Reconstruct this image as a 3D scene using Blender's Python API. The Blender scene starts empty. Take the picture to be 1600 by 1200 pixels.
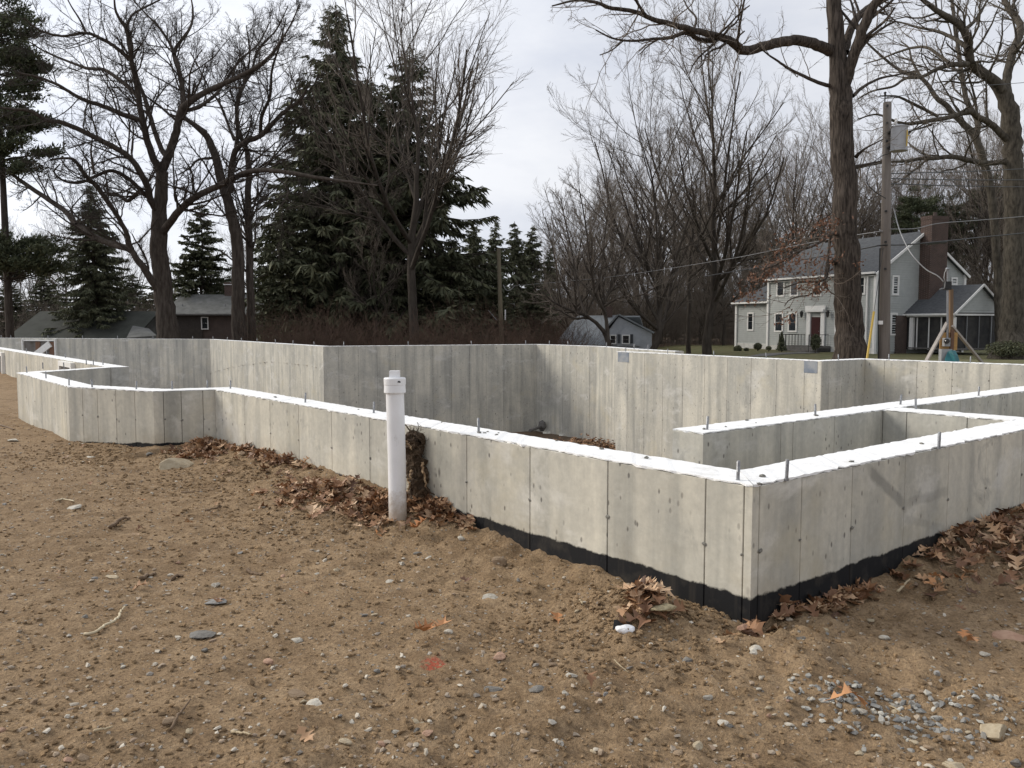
import bpy, math, random
import numpy as np

# ------------------------------------------------------------------ scene, camera, world, sun, exposure
sc = bpy.context.scene
C = sc.collection
F, HY, CAMZ = 1290.0, 505.0, 1.30
PITCH = math.atan((600 - HY) / F)
cam_d = bpy.data.cameras.new('camera')
cam = bpy.data.objects.new('camera', cam_d)
C.objects.link(cam)
cam.location = (0, 0, CAMZ)
cam.rotation_euler = (math.pi / 2 - PITCH, 0, 0)
cam_d.sensor_width = 36.0
cam_d.lens = F / 1600 * 36.0
cam_d.clip_start = 0.05
cam_d.clip_end = 3000
sc.camera = cam

SUN_EL, SUN_AZ = 29.0, -71.0          # azimuth from +Y, clockwise: the sun stands to the left
world = bpy.data.worlds.new('World')
sc.world = world
world.use_nodes = True
wt = world.node_tree
wt.nodes.clear()
w_out = wt.nodes.new('ShaderNodeOutputWorld')
w_bg = wt.nodes.new('ShaderNodeBackground')
w_sky = wt.nodes.new('ShaderNodeTexSky')
w_sky.sky_type = 'NISHITA'
w_sky.sun_disc = False
w_sky.sun_elevation = math.radians(SUN_EL)
w_sky.sun_rotation = math.radians(SUN_AZ)
w_tc = wt.nodes.new('ShaderNodeTexCoord')
w_map = wt.nodes.new('ShaderNodeMapping')
w_map.inputs['Scale'].default_value = (1.0, 1.0, 2.6)
w_n = wt.nodes.new('ShaderNodeTexNoise')
w_n.inputs['Scale'].default_value = 1.7
w_n.inputs['Detail'].default_value = 5.0
w_n.inputs['Roughness'].default_value = 0.55
w_r = wt.nodes.new('ShaderNodeMapRange')
w_r.inputs['From Min'].default_value = 0.36
w_r.inputs['From Max'].default_value = 0.60
w_r.inputs['To Min'].default_value = 0.90
w_r.inputs['To Max'].default_value = 1.0
w_n2 = wt.nodes.new('ShaderNodeTexNoise')
w_n2.inputs['Scale'].default_value = 3.2
w_n2.inputs['Detail'].default_value = 6.0
w_n2.inputs['Roughness'].default_value = 0.6
w_cl = wt.nodes.new('ShaderNodeValToRGB')                 # thick and thin cloud
w_cl.color_ramp.elements[0].position, w_cl.color_ramp.elements[0].color = 0.34, (5.35, 5.62, 6.30, 1)
w_cl.color_ramp.elements[1].position, w_cl.color_ramp.elements[1].color = 0.66, (6.75, 6.9, 7.25, 1)
w_dot = wt.nodes.new('ShaderNodeVectorMath'); w_dot.operation = 'DOT_PRODUCT'
_e, _z = math.radians(SUN_EL), math.radians(SUN_AZ)
w_dot.inputs[1].default_value = (math.sin(_z) * math.cos(_e), math.cos(_z) * math.cos(_e), math.sin(_e))
w_gl = wt.nodes.new('ShaderNodeMapRange')                 # the veil glows round the sun
w_gl.inputs['From Min'].default_value, w_gl.inputs['From Max'].default_value = 0.25, 1.0
w_gl.inputs['To Min'].default_value, w_gl.inputs['To Max'].default_value = 1.0, 1.45
w_mul = wt.nodes.new('ShaderNodeVectorMath'); w_mul.operation = 'SCALE'
w_mix = wt.nodes.new('ShaderNodeMix')
w_mix.data_type = 'RGBA'
w_bg.inputs['Strength'].default_value = 0.103
wt.links.new(w_tc.outputs['Generated'], w_map.inputs['Vector'])
wt.links.new(w_map.outputs['Vector'], w_n.inputs['Vector'])
wt.links.new(w_map.outputs['Vector'], w_n2.inputs['Vector'])
wt.links.new(w_n2.outputs['Fac'], w_cl.inputs['Fac'])
wt.links.new(w_tc.outputs['Generated'], w_dot.inputs[0])
wt.links.new(w_dot.outputs['Value'], w_gl.inputs['Value'])
wt.links.new(w_cl.outputs['Color'], w_mul.inputs[0])
wt.links.new(w_gl.outputs['Result'], w_mul.inputs['Scale'])
wt.links.new(w_n.outputs['Fac'], w_r.inputs['Value'])
wt.links.new(w_r.outputs['Result'], w_mix.inputs['Factor'])
wt.links.new(w_sky.outputs['Color'], w_mix.inputs['A'])
wt.links.new(w_mul.outputs['Vector'], w_mix.inputs['B'])
wt.links.new(w_mix.outputs['Result'], w_bg.inputs['Color'])
wt.links.new(w_bg.outputs['Background'], w_out.inputs['Surface'])

sun_d = bpy.data.lights.new('sun', 'SUN')
sun_d.energy = 2.35
sun_d.angle = math.radians(28)
sun_d.color = (1.0, 0.93, 0.82)
sun = bpy.data.objects.new('sun', sun_d)
C.objects.link(sun)
sun.rotation_euler = (math.radians(90 - SUN_EL), 0, math.radians(-SUN_AZ + 180))
sc.view_settings.view_transform = 'Standard'
sc.view_settings.look = 'None'
sc.view_settings.exposure = 0.30
sc.view_settings.gamma = 1.0
sc.view_settings.use_curve_mapping = False

rnd = random.Random(7)
RNG = np.random.default_rng(11)

# ------------------------------------------------------------------ where a point of the photograph lies in the place
def ray(u, v):
    x = (u - 800) / F
    y = (600 - v) / F
    return np.array([x, math.cos(PITCH) + y * math.sin(PITCH), -math.sin(PITCH) + y * math.cos(PITCH)])
def at(u, v, Y):
    r = ray(u, v)
    return np.array([0, 0, CAMZ]) + r * (Y / r[1])
TOP = CAMZ - 0.69                        # level of the tops of all the foundation walls
def on_top(u, v, z=TOP):
    r = ray(u, v)
    return (np.array([0, 0, CAMZ]) + r * ((z - CAMZ) / r[2]))[:2]
CO = on_top(1177, 758)
_a = math.radians(-38.9)
E1 = np.array([math.sin(_a), math.cos(_a)])
E2 = np.array([math.cos(_a), -math.sin(_a)])
def ST(s, t):
    return CO + E1 * s + E2 * t
def to_st(x, y):
    return (x - CO[0]) * E1[0] + (y - CO[1]) * E1[1], (x - CO[0]) * E2[0] + (y - CO[1]) * E2[1]

# ------------------------------------------------------------------ noise and mesh helpers
def vnoise(x, y, seed=0):
    xi = np.floor(x).astype(np.int64); yi = np.floor(y).astype(np.int64)
    fx = x - xi; fy = y - yi
    fx = fx * fx * (3 - 2 * fx); fy = fy * fy * (3 - 2 * fy)
    def h(a, b):
        n = (a * 374761393 + b * 668265263 + seed * 1442695041) & 0x7fffffff
        n = ((n ^ (n >> 13)) * 1274126177) & 0x7fffffff
        return ((n ^ (n >> 16)) & 0xffff) / 65535.0
    return (h(xi, yi) * (1 - fx) + h(xi + 1, yi) * fx) * (1 - fy) + (h(xi, yi + 1) * (1 - fx) + h(xi + 1, yi + 1) * fx) * fy
def sstep(a, b, x):
    t = np.clip((x - a) / (b - a), 0, 1)
    return t * t * (3 - 2 * t)

def raw_mesh(name, V, Q=None, T=None, mats=(), smooth=False, mat_idx=None):
    """A mesh out of numpy vertices, quads and triangles."""
    V = np.asarray(V, np.float32).reshape(-1, 3)
    loops, sizes = [], []
    if Q is not None and len(Q):
        Q = np.asarray(Q, np.int32); loops.append(Q.ravel()); sizes.append(np.full(len(Q), 4, np.int32))
    if T is not None and len(T):
        T = np.asarray(T, np.int32); loops.append(T.ravel()); sizes.append(np.full(len(T), 3, np.int32))
    lp = np.concatenate(loops); sz = np.concatenate(sizes)
    me = bpy.data.meshes.new(name)
    me.vertices.add(len(V)); me.vertices.foreach_set('co', V.ravel())
    me.loops.add(len(lp)); me.loops.foreach_set('vertex_index', lp)
    me.polygons.add(len(sz))
    st = np.zeros(len(sz), np.int32); st[1:] = np.cumsum(sz)[:-1]
    me.polygons.foreach_set('loop_start', st)
    me.polygons.foreach_set('loop_total', sz)
    me.polygons.foreach_set('use_smooth', np.full(len(sz), bool(smooth)))
    if mat_idx is not None:
        me.polygons.foreach_set('material_index', np.asarray(mat_idx, np.int32))
    for m in mats: me.materials.append(m)
    me.update(calc_edges=True)
    return me

class MB:
    """Collects shapes for one mesh."""
    def __init__(self): self.v = []; self.q = []; self.t = []; self.n = 0
    def add(self, V, Q=(), T=()):
        V = np.asarray(V, float).reshape(-1, 3)
        if len(Q): self.q.append(np.asarray(Q, int) + self.n)
        if len(T): self.t.append(np.asarray(T, int) + self.n)
        self.v.append(V); self.n += len(V)
    def prism(self, plan, z0, z1):
        """Vertical prism over a plan polygon of four corners (counter-clockwise or not)."""
        p = np.asarray(plan, float)
        area = sum(p[i][0] * p[(i + 1) % 4][1] - p[(i + 1) % 4][0] * p[i][1] for i in range(4))
        if area < 0: p = p[::-1]
        V = [(a, b, z0) for a, b in p] + [(a, b, z1) for a, b in p]
        self.add(V, [(3, 2, 1, 0), (4, 5, 6, 7), (0, 1, 5, 4), (1, 2, 6, 5), (2, 3, 7, 6), (3, 0, 4, 7)])
    def box(self, c, sx, sy, sz, M=None):
        V = np.array([(x * sx / 2, y * sy / 2, z * sz / 2) for z in (-1, 1) for x, y in ((-1, -1), (1, -1), (1, 1), (-1, 1))])
        if M is not None: V = V @ np.asarray(M).T
        self.add(V + np.asarray(c, float), [(3, 2, 1, 0), (4, 5, 6, 7), (0, 1, 5, 4), (1, 2, 6, 5), (2, 3, 7, 6), (3, 0, 4, 7)])
    def bar(self, a, b, w, h=None, up=(0, 0, 1)):
        """A square bar from a to b."""
        a = np.asarray(a, float); b = np.asarray(b, float); d = b - a; L = np.linalg.norm(d); d /= L
        up = np.asarray(up, float)
        if abs(d @ up) > 0.95: up = np.array([1.0, 0, 0])
        x = np.cross(d, up); x /= np.linalg.norm(x); y = np.cross(x, d)
        self.box((a + b) / 2, w, L, h or w, np.stack([x, d, y], 1))
    def tube(self, pts, rad, S=8, cap=True):
        P = np.asarray(pts, float)[None]; R = np.broadcast_to(np.asarray(rad, float), (len(pts),))[None]
        V, Q = tubes(P, R, S)
        n = len(pts)
        T = []
        if cap:
            V = np.concatenate([V, P[0, :1], P[0, -1:]])
            b = n * S
            T = [(b, (i + 1) % S, i) for i in range(S)] + [(b + 1, (n - 1) * S + i, (n - 1) * S + (i + 1) % S) for i in range(S)]
        self.add(V, Q, T)
    def lathe(self, prof, S=20, c=(0, 0, 0)):
        """Profile [(radius, z)] turned about a vertical axis at c."""
        an = np.arange(S) * 2 * math.pi / S
        V = np.concatenate([np.stack([r * np.cos(an), r * np.sin(an), np.full(S, z)], 1) for r, z in prof]) + np.asarray(c)
        Q = [(k * S + i, k * S + (i + 1) % S, (k + 1) * S + (i + 1) % S, (k + 1) * S + i) for k in range(len(prof) - 1) for i in range(S)]
        self.add(V, Q)
    def poly(self, pts):
        n = len(pts)
        if n == 4: self.add(pts, [(0, 1, 2, 3)])
        else: self.add(pts, (), [(0, i, i + 1) for i in range(1, n - 1)])
    def slab(self, pts, thick):
        """A planar polygon given a thickness along its own normal."""
        p = np.asarray(pts, float); n = np.cross(p[1] - p[0], p[2] - p[0]); n /= np.linalg.norm(n)
        k = len(p); V = np.concatenate([p, p - n * thick])
        T = [(0, i, i + 1) for i in range(1, k - 1)] + [(k, k + i + 1, k + i) for i in range(1, k - 1)]
        Q = [(i, k + i, k + (i + 1) % k, (i + 1) % k) for i in range(k)]
        self.add(V, Q, T)
    def mesh(self, name, mats, smooth=False):
        return raw_mesh(name, np.concatenate(self.v), np.concatenate(self.q) if self.q else None, np.concatenate(self.t) if self.t else None, mats, smooth)
    def build(self, name, m, parent=None, smooth=False):
        return link(name, self.mesh(name, m if isinstance(m, (list, tuple)) else [m], smooth), parent)

def link(name, data, parent=None):
    o = bpy.data.objects.new(name, data); C.objects.link(o)
    if parent is not None:
        o.parent = parent
        o.matrix_parent_inverse = parent_inverse(parent)
    return o
def parent_inverse(p):
    from mathutils import Matrix
    m = Matrix.LocRotScale(p.location, p.rotation_euler, p.scale)
    q = p.parent
    if q is not None: m = parent_inverse(q).inverted() @ m if False else m
    return m.inverted()
def thing(name, label, cat, loc=(0, 0, 0), group=None):
    o = bpy.data.objects.new(name, None); C.objects.link(o)
    o.empty_display_size = 0.2
    o.location = loc
    return tag(o, label, cat, group)
def tag(o, label, cat, group=None):
    o['label'] = label; o['category'] = cat
    if group: o['group'] = group
    return o
def kind(o, k):
    o['kind'] = k
    return o
def copy_tree(o, parent=None):
    c = o.copy(); C.objects.link(c)
    if parent is not None: c.parent = parent
    for ch in [x for x in bpy.data.objects if x.parent == o]: copy_tree(ch, c)
    return c

def tubes(P, R, S=3):
    """N polylines (N,K,3) with radii (N,K) -> the vertices and quads of continuous tubes."""
    N, K, _ = P.shape
    T = np.empty_like(P)
    T[:, 1:-1] = P[:, 2:] - P[:, :-2]; T[:, 0] = P[:, 1] - P[:, 0]; T[:, -1] = P[:, -1] - P[:, -2]
    T /= np.linalg.norm(T, axis=2, keepdims=True) + 1e-9
    m = P[:, -1] - P[:, 0]
    ref = np.where((np.abs(m[:, 2]) > 0.8 * np.linalg.norm(m, axis=1))[:, None], np.array([[1.0, 0.2, 0.1]]), np.array([[0.05, 0.1, 1.0]]))[:, None, :]
    A = np.cross(T, np.broadcast_to(ref, T.shape)); A /= np.linalg.norm(A, axis=2, keepdims=True) + 1e-9
    B = np.cross(T, A)
    an = np.arange(S) * 2 * math.pi / S
    V = P[:, :, None, :] + R[:, :, None, None] * (np.cos(an)[None, None, :, None] * A[:, :, None, :] + np.sin(an)[None, None, :, None] * B[:, :, None, :])
    base = (np.arange(N) * K * S)[:, None, None]
    k = (np.arange(K - 1) * S)[None, :, None]; i = np.arange(S)[None, None, :]; j = (i + 1) % S
    Q = np.stack([base + k + i, base + k + j, base + k + S + j, base + k + S + i], -1).reshape(-1, 4)
    return V.reshape(-1, 3), Q

# ------------------------------------------------------------------ materials
def nt(name):
    m = bpy.data.materials.new(name); m.use_nodes = True
    t = m.node_tree; t.nodes.clear()
    o = t.nodes.new('ShaderNodeOutputMaterial'); b = t.nodes.new('ShaderNodeBsdfPrincipled')
    t.links.new(b.outputs[0], o.inputs['Surface'])
    return m, t, b
class G:
    """Short forms for wiring nodes."""
    def __init__(s, t): s.t = t
    def n(s, typ, **kw):
        x = s.t.nodes.new(typ)
        for k, v in kw.items(): setattr(x, k, v)
        return x
    def put(s, inp, v):
        if hasattr(v, 'is_linked') or isinstance(v, bpy.types.NodeSocket): s.t.links.new(v, inp)
        elif isinstance(v, (tuple, list)) and len(v) == 3 and inp.type == 'RGBA': inp.default_value = (*v, 1)
        else: inp.default_value = v
    def pos(s): return s.n('ShaderNodeNewGeometry').outputs['Position']
    def obj(s): return s.n('ShaderNodeTexCoord').outputs['Object']
    def island(s): return s.n('ShaderNodeNewGeometry').outputs['Random Per Island']
    def orand(s): return s.n('ShaderNodeObjectInfo').outputs['Random']
    def scale(s, v, xyz, off=(0, 0, 0)):
        m = s.n('ShaderNodeMapping'); s.put(m.inputs['Vector'], v); m.inputs['Scale'].default_value = xyz; m.inputs['Location'].default_value = off
        return m.outputs[0]
    def noise(s, v, sc_, det=4.0, rough=0.55, dist=0.0):
        x = s.n('ShaderNodeTexNoise'); s.put(x.inputs['Vector'], v); x.inputs['Scale'].default_value = sc_
        x.inputs['Detail'].default_value = det; x.inputs['Roughness'].default_value = rough; x.inputs['Distortion'].default_value = dist
        return x.outputs['Fac']
    def voro(s, v, sc_, rand=1.0):
        x = s.n('ShaderNodeTexVoronoi'); s.put(x.inputs['Vector'], v); x.inputs['Scale'].default_value = sc_; x.inputs['Randomness'].default_value = rand
        return x.outputs['Distance'], x.outputs['Color']
    def rng(s, v, a, b, c=0.0, d=1.0):
        x = s.n('ShaderNodeMapRange'); s.put(x.inputs['Value'], v)
        for nme, val in zip(('From Min', 'From Max', 'To Min', 'To Max'), (a, b, c, d)): x.inputs[nme].default_value = val
        return x.outputs[0]
    def math(s, op, a, b=0.0):
        x = s.n('ShaderNodeMath', operation=op); s.put(x.inputs[0], a); s.put(x.inputs[1], b)
        return x.outputs[0]
    def mix(s, f, a, b, mode='MIX'):
        x = s.n('ShaderNodeMix', data_type='RGBA', blend_type=mode)
        s.put(x.inputs['Factor'], f); s.put(x.inputs['A'], a); s.put(x.inputs['B'], b)
        return x.outputs['Result']
    def sep(s, v):
        x = s.n('ShaderNodeSeparateXYZ'); s.put(x.inputs[0], v); return x.outputs
    def ramp(s, f, stops):
        x = s.n('ShaderNodeValToRGB'); s.put(x.inputs[0], f); e = x.color_ramp.elements
        while len(e) < len(stops): e.new(0.5)
        for k, (p, c) in enumerate(stops): e[k].position = p; e[k].color = (*c, 1)
        return x.outputs[0]
    def bump(s, b, h, strength, dist=0.01):
        x = s.n('ShaderNodeBump'); s.put(x.inputs['Height'], h); x.inputs['Strength'].default_value = strength; x.inputs['Distance'].default_value = dist
        s.t.links.new(x.outputs[0], b.inputs['Normal'])

def coat_edge(g, p):
    """Height above the top edge of the black coat, which sinks towards the far end of the wall."""
    x = g.sep(p)
    s_ = g.math('ADD', g.math('MULTIPLY', g.math('SUBTRACT', x[0], float(CO[0])), float(E1[0])), g.math('MULTIPLY', g.math('SUBTRACT', x[1], float(CO[1])), float(E1[1])))
    drop = g.math('ADD', g.rng(s_, 5.0, 7.0, 0.0, 0.05), g.rng(s_, 7.0, 9.0, 0.0, 0.13))
    e = g.math('ADD', x[2], g.math('MULTIPLY', g.math('SUBTRACT', g.noise(p, 2.6, 7, 0.78), 0.5), 0.10))
    return g.math('ADD', e, drop)
def concrete(name, coat=False, tint=(1, 1, 1)):
    m, t, b = nt(name); g = G(t); p = g.pos()
    T3 = lambda c: tuple(x * y for x, y in zip(c, tint))
    big = g.rng(g.noise(g.scale(p, (1, 1, 0.7)), 1.1, 6, 0.66, 0.4), 0.38, 0.64)
    col = g.mix(big, T3((0.600, 0.568, 0.485)), T3((0.425, 0.412, 0.368)))
    streak = g.rng(g.noise(g.scale(p, (5, 5, 0.35)), 1.0, 4, 0.6), 0.42, 0.72)
    col = g.mix(g.math('MULTIPLY', streak, 0.75), col, T3((0.27, 0.27, 0.25)))
    pale = g.rng(g.noise(g.scale(p, (0.9, 0.9, 1.6), (4, 2, 7)), 1.7, 6, 0.65, 0.5), 0.56, 0.68)
    col = g.mix(g.math('MULTIPLY', pale, 0.7), col, T3((0.60, 0.585, 0.545)))
    fine = g.noise(p, 22, 5, 0.7)
    col = g.mix(0.75, col, g.ramp(fine, [(0.25, (0.80, 0.80, 0.80)), (0.75, (1.12, 1.12, 1.12))]), 'MULTIPLY')
    orn = g.rng(g.orand(), 0, 1, 0.93, 1.05)
    comb = g.n('ShaderNodeCombineXYZ')
    for i in range(3): t.links.new(orn, comb.inputs[i])
    col = g.mix(1.0, col, comb.outputs[0], 'MULTIPLY')
    blot = g.rng(g.noise(g.scale(p, (1, 1, 0.8), (7, 1, 3)), 3.2, 5, 0.7, 0.8), 0.60, 0.74)
    col = g.mix(g.math('MULTIPLY', blot, 0.65), col, T3((0.235, 0.235, 0.22)))
    tan = g.rng(g.noise(g.scale(p, (1, 1, 1), (2, 8, 5)), 1.6, 4, 0.6), 0.58, 0.72)
    col = g.mix(g.math('MULTIPLY', tan, 0.35), col, T3((0.50, 0.44, 0.30)))
    d, vc = g.voro(g.scale(p, (1, 1, 0.55)), 24)
    sel = g.sep(vc)[0]
    hole = g.math('MULTIPLY', g.rng(d, 0.24, 0.12), g.rng(sel, 0.62, 0.66))
    hole = g.math('MULTIPLY', hole, g.rng(g.noise(p, 1.3, 3), 0.44, 0.58))
    d2, vc2 = g.voro(g.scale(p, (1, 1, 0.45)), 8)
    hole2 = g.math('MULTIPLY', g.rng(d2, 0.15, 0.05), g.rng(g.sep(vc2)[1], 0.80, 0.82))
    hole = g.math('MAXIMUM', hole, hole2)
    col = g.mix(g.math('MULTIPLY', hole, 0.72), col, (0.075, 0.07, 0.065))
    rough = 0.85
    if coat:
        edge = coat_edge(g, p)
        dust = g.math('MAXIMUM', g.rng(g.noise(p, 6, 5, 0.65), 0.50, 0.74, 0.0, 0.5), g.rng(g.noise(g.scale(p, (14, 14, 1.2)), 1.0, 4, 0.6), 0.55, 0.8, 0.0, 0.4))
        bl = g.mix(dust, (0.010, 0.010, 0.011), (0.085, 0.072, 0.056))
        splash = g.math('MULTIPLY', g.rng(edge, 0.30, 0.12), g.rng(g.noise(p, 2.2, 5, 0.7), 0.42, 0.66))
        col = g.mix(g.math('MULTIPLY', splash, 0.45), col, (0.30, 0.245, 0.16))
        col = g.mix(g.rng(edge, 0.118, 0.108), col, bl)
    if coat:
        x_ = g.sep(p)
        tt = g.math('ADD', g.math('MULTIPLY', g.math('SUBTRACT', x_[0], float(CO[0])), float(E2[0])), g.math('MULTIPLY', g.math('SUBTRACT', x_[1], float(CO[1])), float(E2[1])))
        ss = g.math('ADD', g.math('MULTIPLY', g.math('SUBTRACT', x_[0], float(CO[0])), float(E1[0])), g.math('MULTIPLY', g.math('SUBTRACT', x_[1], float(CO[1])), float(E1[1])))
        on_side = g.rng(ss, 0.03, 0.02)
        wob = g.math('MULTIPLY', g.math('SUBTRACT', g.noise(p, 9, 5, 0.7), 0.5), 0.05)
        def streak_(t0, z0, t1, z1, w):
            m_ = (z1 - z0) / (t1 - t0)
            off = g.math('ADD', g.math('SUBTRACT', g.math('SUBTRACT', x_[2], z0), g.math('MULTIPLY', g.math('SUBTRACT', tt, t0), m_)), wob)
            k_ = g.math('MULTIPLY', g.rng(g.math('ABSOLUTE', off), w, w * 0.5), g.math('MULTIPLY', g.rng(tt, t0 - 0.02, t0 + 0.03), g.rng(tt, t1 + 0.03, t1 - 0.05)))
            return g.math('MULTIPLY', k_, on_side)
        st_m = g.math('MAXIMUM', streak_(0.98, 0.56, 1.37, 0.33, 0.045), g.math('MULTIPLY', streak_(1.40, 0.34, 1.88, 0.34, 0.035), 0.6))
        st_m = g.math('MAXIMUM', st_m, g.math('MULTIPLY', streak_(1.37, 0.26, 1.88, 0.12, 0.03), 0.4))
        col = g.mix(g.math('MULTIPLY', st_m, 0.6), col, (0.20, 0.195, 0.175))
    t.links.new(col, b.inputs['Base Color'])
    b.inputs['Roughness'].default_value = rough
    b.inputs['Specular IOR Level'].default_value = 0.25
    h = g.math('SUBTRACT', g.math('ADD', g.math('MULTIPLY', g.noise(p, 60, 4, 0.7), 0.25), g.math('MULTIPLY', g.noise(p, 5, 3), 0.6)), g.math('MULTIPLY', hole, 0.8))
    g.bump(b, h, 0.35, 0.006)
    return m
def speckle(name, c1, c2, sc_=6.0, rough=0.8, bump=0.0, bsc=None, stretch=(1, 1, 1), detail=5, lo=0.35, hi=0.65, island=None, orand=None, coords='pos', spec=0.3, metal=0.0):
    """Two colours mixed by noise, optionally varied per loose piece or per object."""
    m, t, b = nt(name); g = G(t); p = g.pos() if coords == 'pos' else g.obj()
    ps = g.scale(p, stretch)
    col = g.mix(g.rng(g.noise(ps, sc_, detail, 0.62), lo, hi), c1, c2)
    if island: col = g.mix(0.8, col, g.ramp(g.island(), island), 'MULTIPLY' if island[0][1][0] > 0.45 else 'MIX')
    if orand: col = g.mix(0.8, col, g.ramp(g.orand(), orand), 'MULTIPLY' if orand[0][1][0] > 0.45 else 'MIX')
    t.links.new(col, b.inputs['Base Color'])
    b.inputs['Roughness'].default_value = rough
    b.inputs['Specular IOR Level'].default_value = spec
    b.inputs['Metallic'].default_value = metal
    if bump: g.bump(b, g.noise(ps, bsc or sc_ * 3, 5, 0.65), bump, 0.02)
    return m

M = {}
M['con'] = concrete('concrete_inside')
M['con_out'] = concrete('concrete_outside_with_black_coat', True, (1.06, 1.05, 1.02))
M['seam'] = speckle('seam_darker_concrete', (0.09, 0.085, 0.075), (0.17, 0.16, 0.14), 9)  # darker concrete in the form joints, stained by leaked cement paste
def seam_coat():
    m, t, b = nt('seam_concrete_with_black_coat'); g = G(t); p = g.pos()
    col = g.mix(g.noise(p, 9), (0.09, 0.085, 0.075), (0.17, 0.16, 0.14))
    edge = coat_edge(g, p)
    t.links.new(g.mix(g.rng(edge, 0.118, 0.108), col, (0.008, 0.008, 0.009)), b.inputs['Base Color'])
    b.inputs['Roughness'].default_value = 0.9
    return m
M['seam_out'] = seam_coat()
M['con_top'] = speckle('wall_top_pale_laitance', (0.84, 0.84, 0.83), (0.66, 0.65, 0.62), 9, 0.8, 0.3, 40, detail=8, lo=0.52, hi=0.78)
M['tie'] = speckle('tie_hole_dark_grout', (0.10, 0.095, 0.085), (0.25, 0.24, 0.21), 60)
M['galv'] = speckle('galvanised_bolt', (0.32, 0.33, 0.34), (0.2, 0.2, 0.21), 60, 0.45, metal=0.7)
M['foam'] = speckle('blue_grey_foam', (0.17, 0.20, 0.245), (0.31, 0.32, 0.33), 5)
def pvc_foot():
    m, t, b = nt('white_pipe_mud_splashed'); g = G(t); p = g.pos()
    col = g.mix(g.rng(g.noise(p, 5, 5), .35, .65), (0.80, 0.80, 0.81), (0.72, 0.72, 0.72))
    z_ = g.math('ADD', g.sep(p)[2], g.math('MULTIPLY', g.math('SUBTRACT', g.noise(p, 22, 6, .75), .5), .45))
    col = g.mix(g.math('MULTIPLY', g.rng(z_, 0.26, 0.06), 0.75), col, (0.30, 0.215, 0.13))
    scuff = g.math('MULTIPLY', g.rng(g.noise(g.scale(p, (6, 6, 2), (1, 4, 2)), 4, 5, .7), .62, .72), .4)
    col = g.mix(scuff, col, (.42, .41, .40))
    t.links.new(col, b.inputs['Base Color']); b.inputs['Roughness'].default_value = .4
    return m
M['pvc_foot'] = pvc_foot()
M['pvc'] = speckle('white_plastic_pipe', (0.80, 0.80, 0.81), (0.72, 0.72, 0.72), 5, 0.38, spec=0.45)
M['dark'] = speckle('black_mark', (0.02, 0.02, 0.022), (0.04, 0.04, 0.04), 30)
M['buck'] = speckle('white_window_buck', (0.78, 0.77, 0.74), (0.68, 0.67, 0.63), 8)
M['lumber'] = speckle('brown_lumber', (0.20, 0.11, 0.07), (0.13, 0.075, 0.05), 12, stretch=(1, 1, 0.2))

def soil():
    m, t, b = nt('bare_brown_soil'); g = G(t); p = g.pos()
    a = g.noise(p, 0.55, 5, 0.6); c = g.noise(p, 9, 6, 0.72); f = g.noise(p, 70, 4, 0.75)
    col = g.mix(g.rng(a, 0.35, 0.65), (0.300, 0.207, 0.122), (0.212, 0.143, 0.082))
    col = g.mix(g.rng(c, 0.42, 0.70), col, (0.375, 0.268, 0.165))
    col = g.mix(g.rng(g.noise(g.scale(p, (1, 1, 1), (3, 9, 0)), 2.3, 5, 0.7), 0.52, 0.70, 0, 0.75), col, (0.175, 0.115, 0.066))
    col = g.mix(0.85, col, g.ramp(f, [(0.28, (0.45, 0.44, 0.43)), (0.5, (1.0, 1.0, 1.0)), (0.72, (1.5, 1.48, 1.42))]), 'MULTIPLY')
    d, vc = g.voro(p, 42)
    s = g.sep(vc)
    peb = g.math('MULTIPLY', g.rng(d, 0.34, 0.24), g.rng(s[0], 0.78, 0.80))
    col = g.mix(g.math('MULTIPLY', peb, 0.8), col, g.ramp(s[1], [(0, (0.22, 0.21, 0.20)), (0.4, (0.42, 0.37, 0.30)), (0.7, (0.26, 0.17, 0.11)), (1.0, (0.52, 0.49, 0.43))]))
    rp = ground_xy(680, 1038)
    q = g.n('ShaderNodeVectorMath', operation='DISTANCE'); g.put(q.inputs[0], g.scale(p, (1, 0.7, 0))); q.inputs[1].default_value = (rp[0], rp[1] * 0.7, 0)
    redm = g.math('MULTIPLY', g.rng(g.math('ADD', q.outputs['Value'], g.math('MULTIPLY', g.math('SUBTRACT', g.noise(p, 14, 4, 0.7), 0.5), 0.12)), 0.05, 0.03), g.rng(g.noise(p, 55, 3), 0.36, 0.55))
    col = g.mix(g.math('MULTIPLY', redm, 0.85), col, (0.46, 0.085, 0.05))
    t.links.new(col, b.inputs['Base Color']); b.inputs['Roughness'].default_value = 0.95; b.inputs['Specular IOR Level'].default_value = 0.12
    h = g.math('ADD', g.math('MULTIPLY', c, 0.9), g.math('ADD', g.math('MULTIPLY', f, 0.55), g.math('MULTIPLY', peb, 0.25)))
    g.bump(b, h, 1.0, 0.03)
    return m

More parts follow.
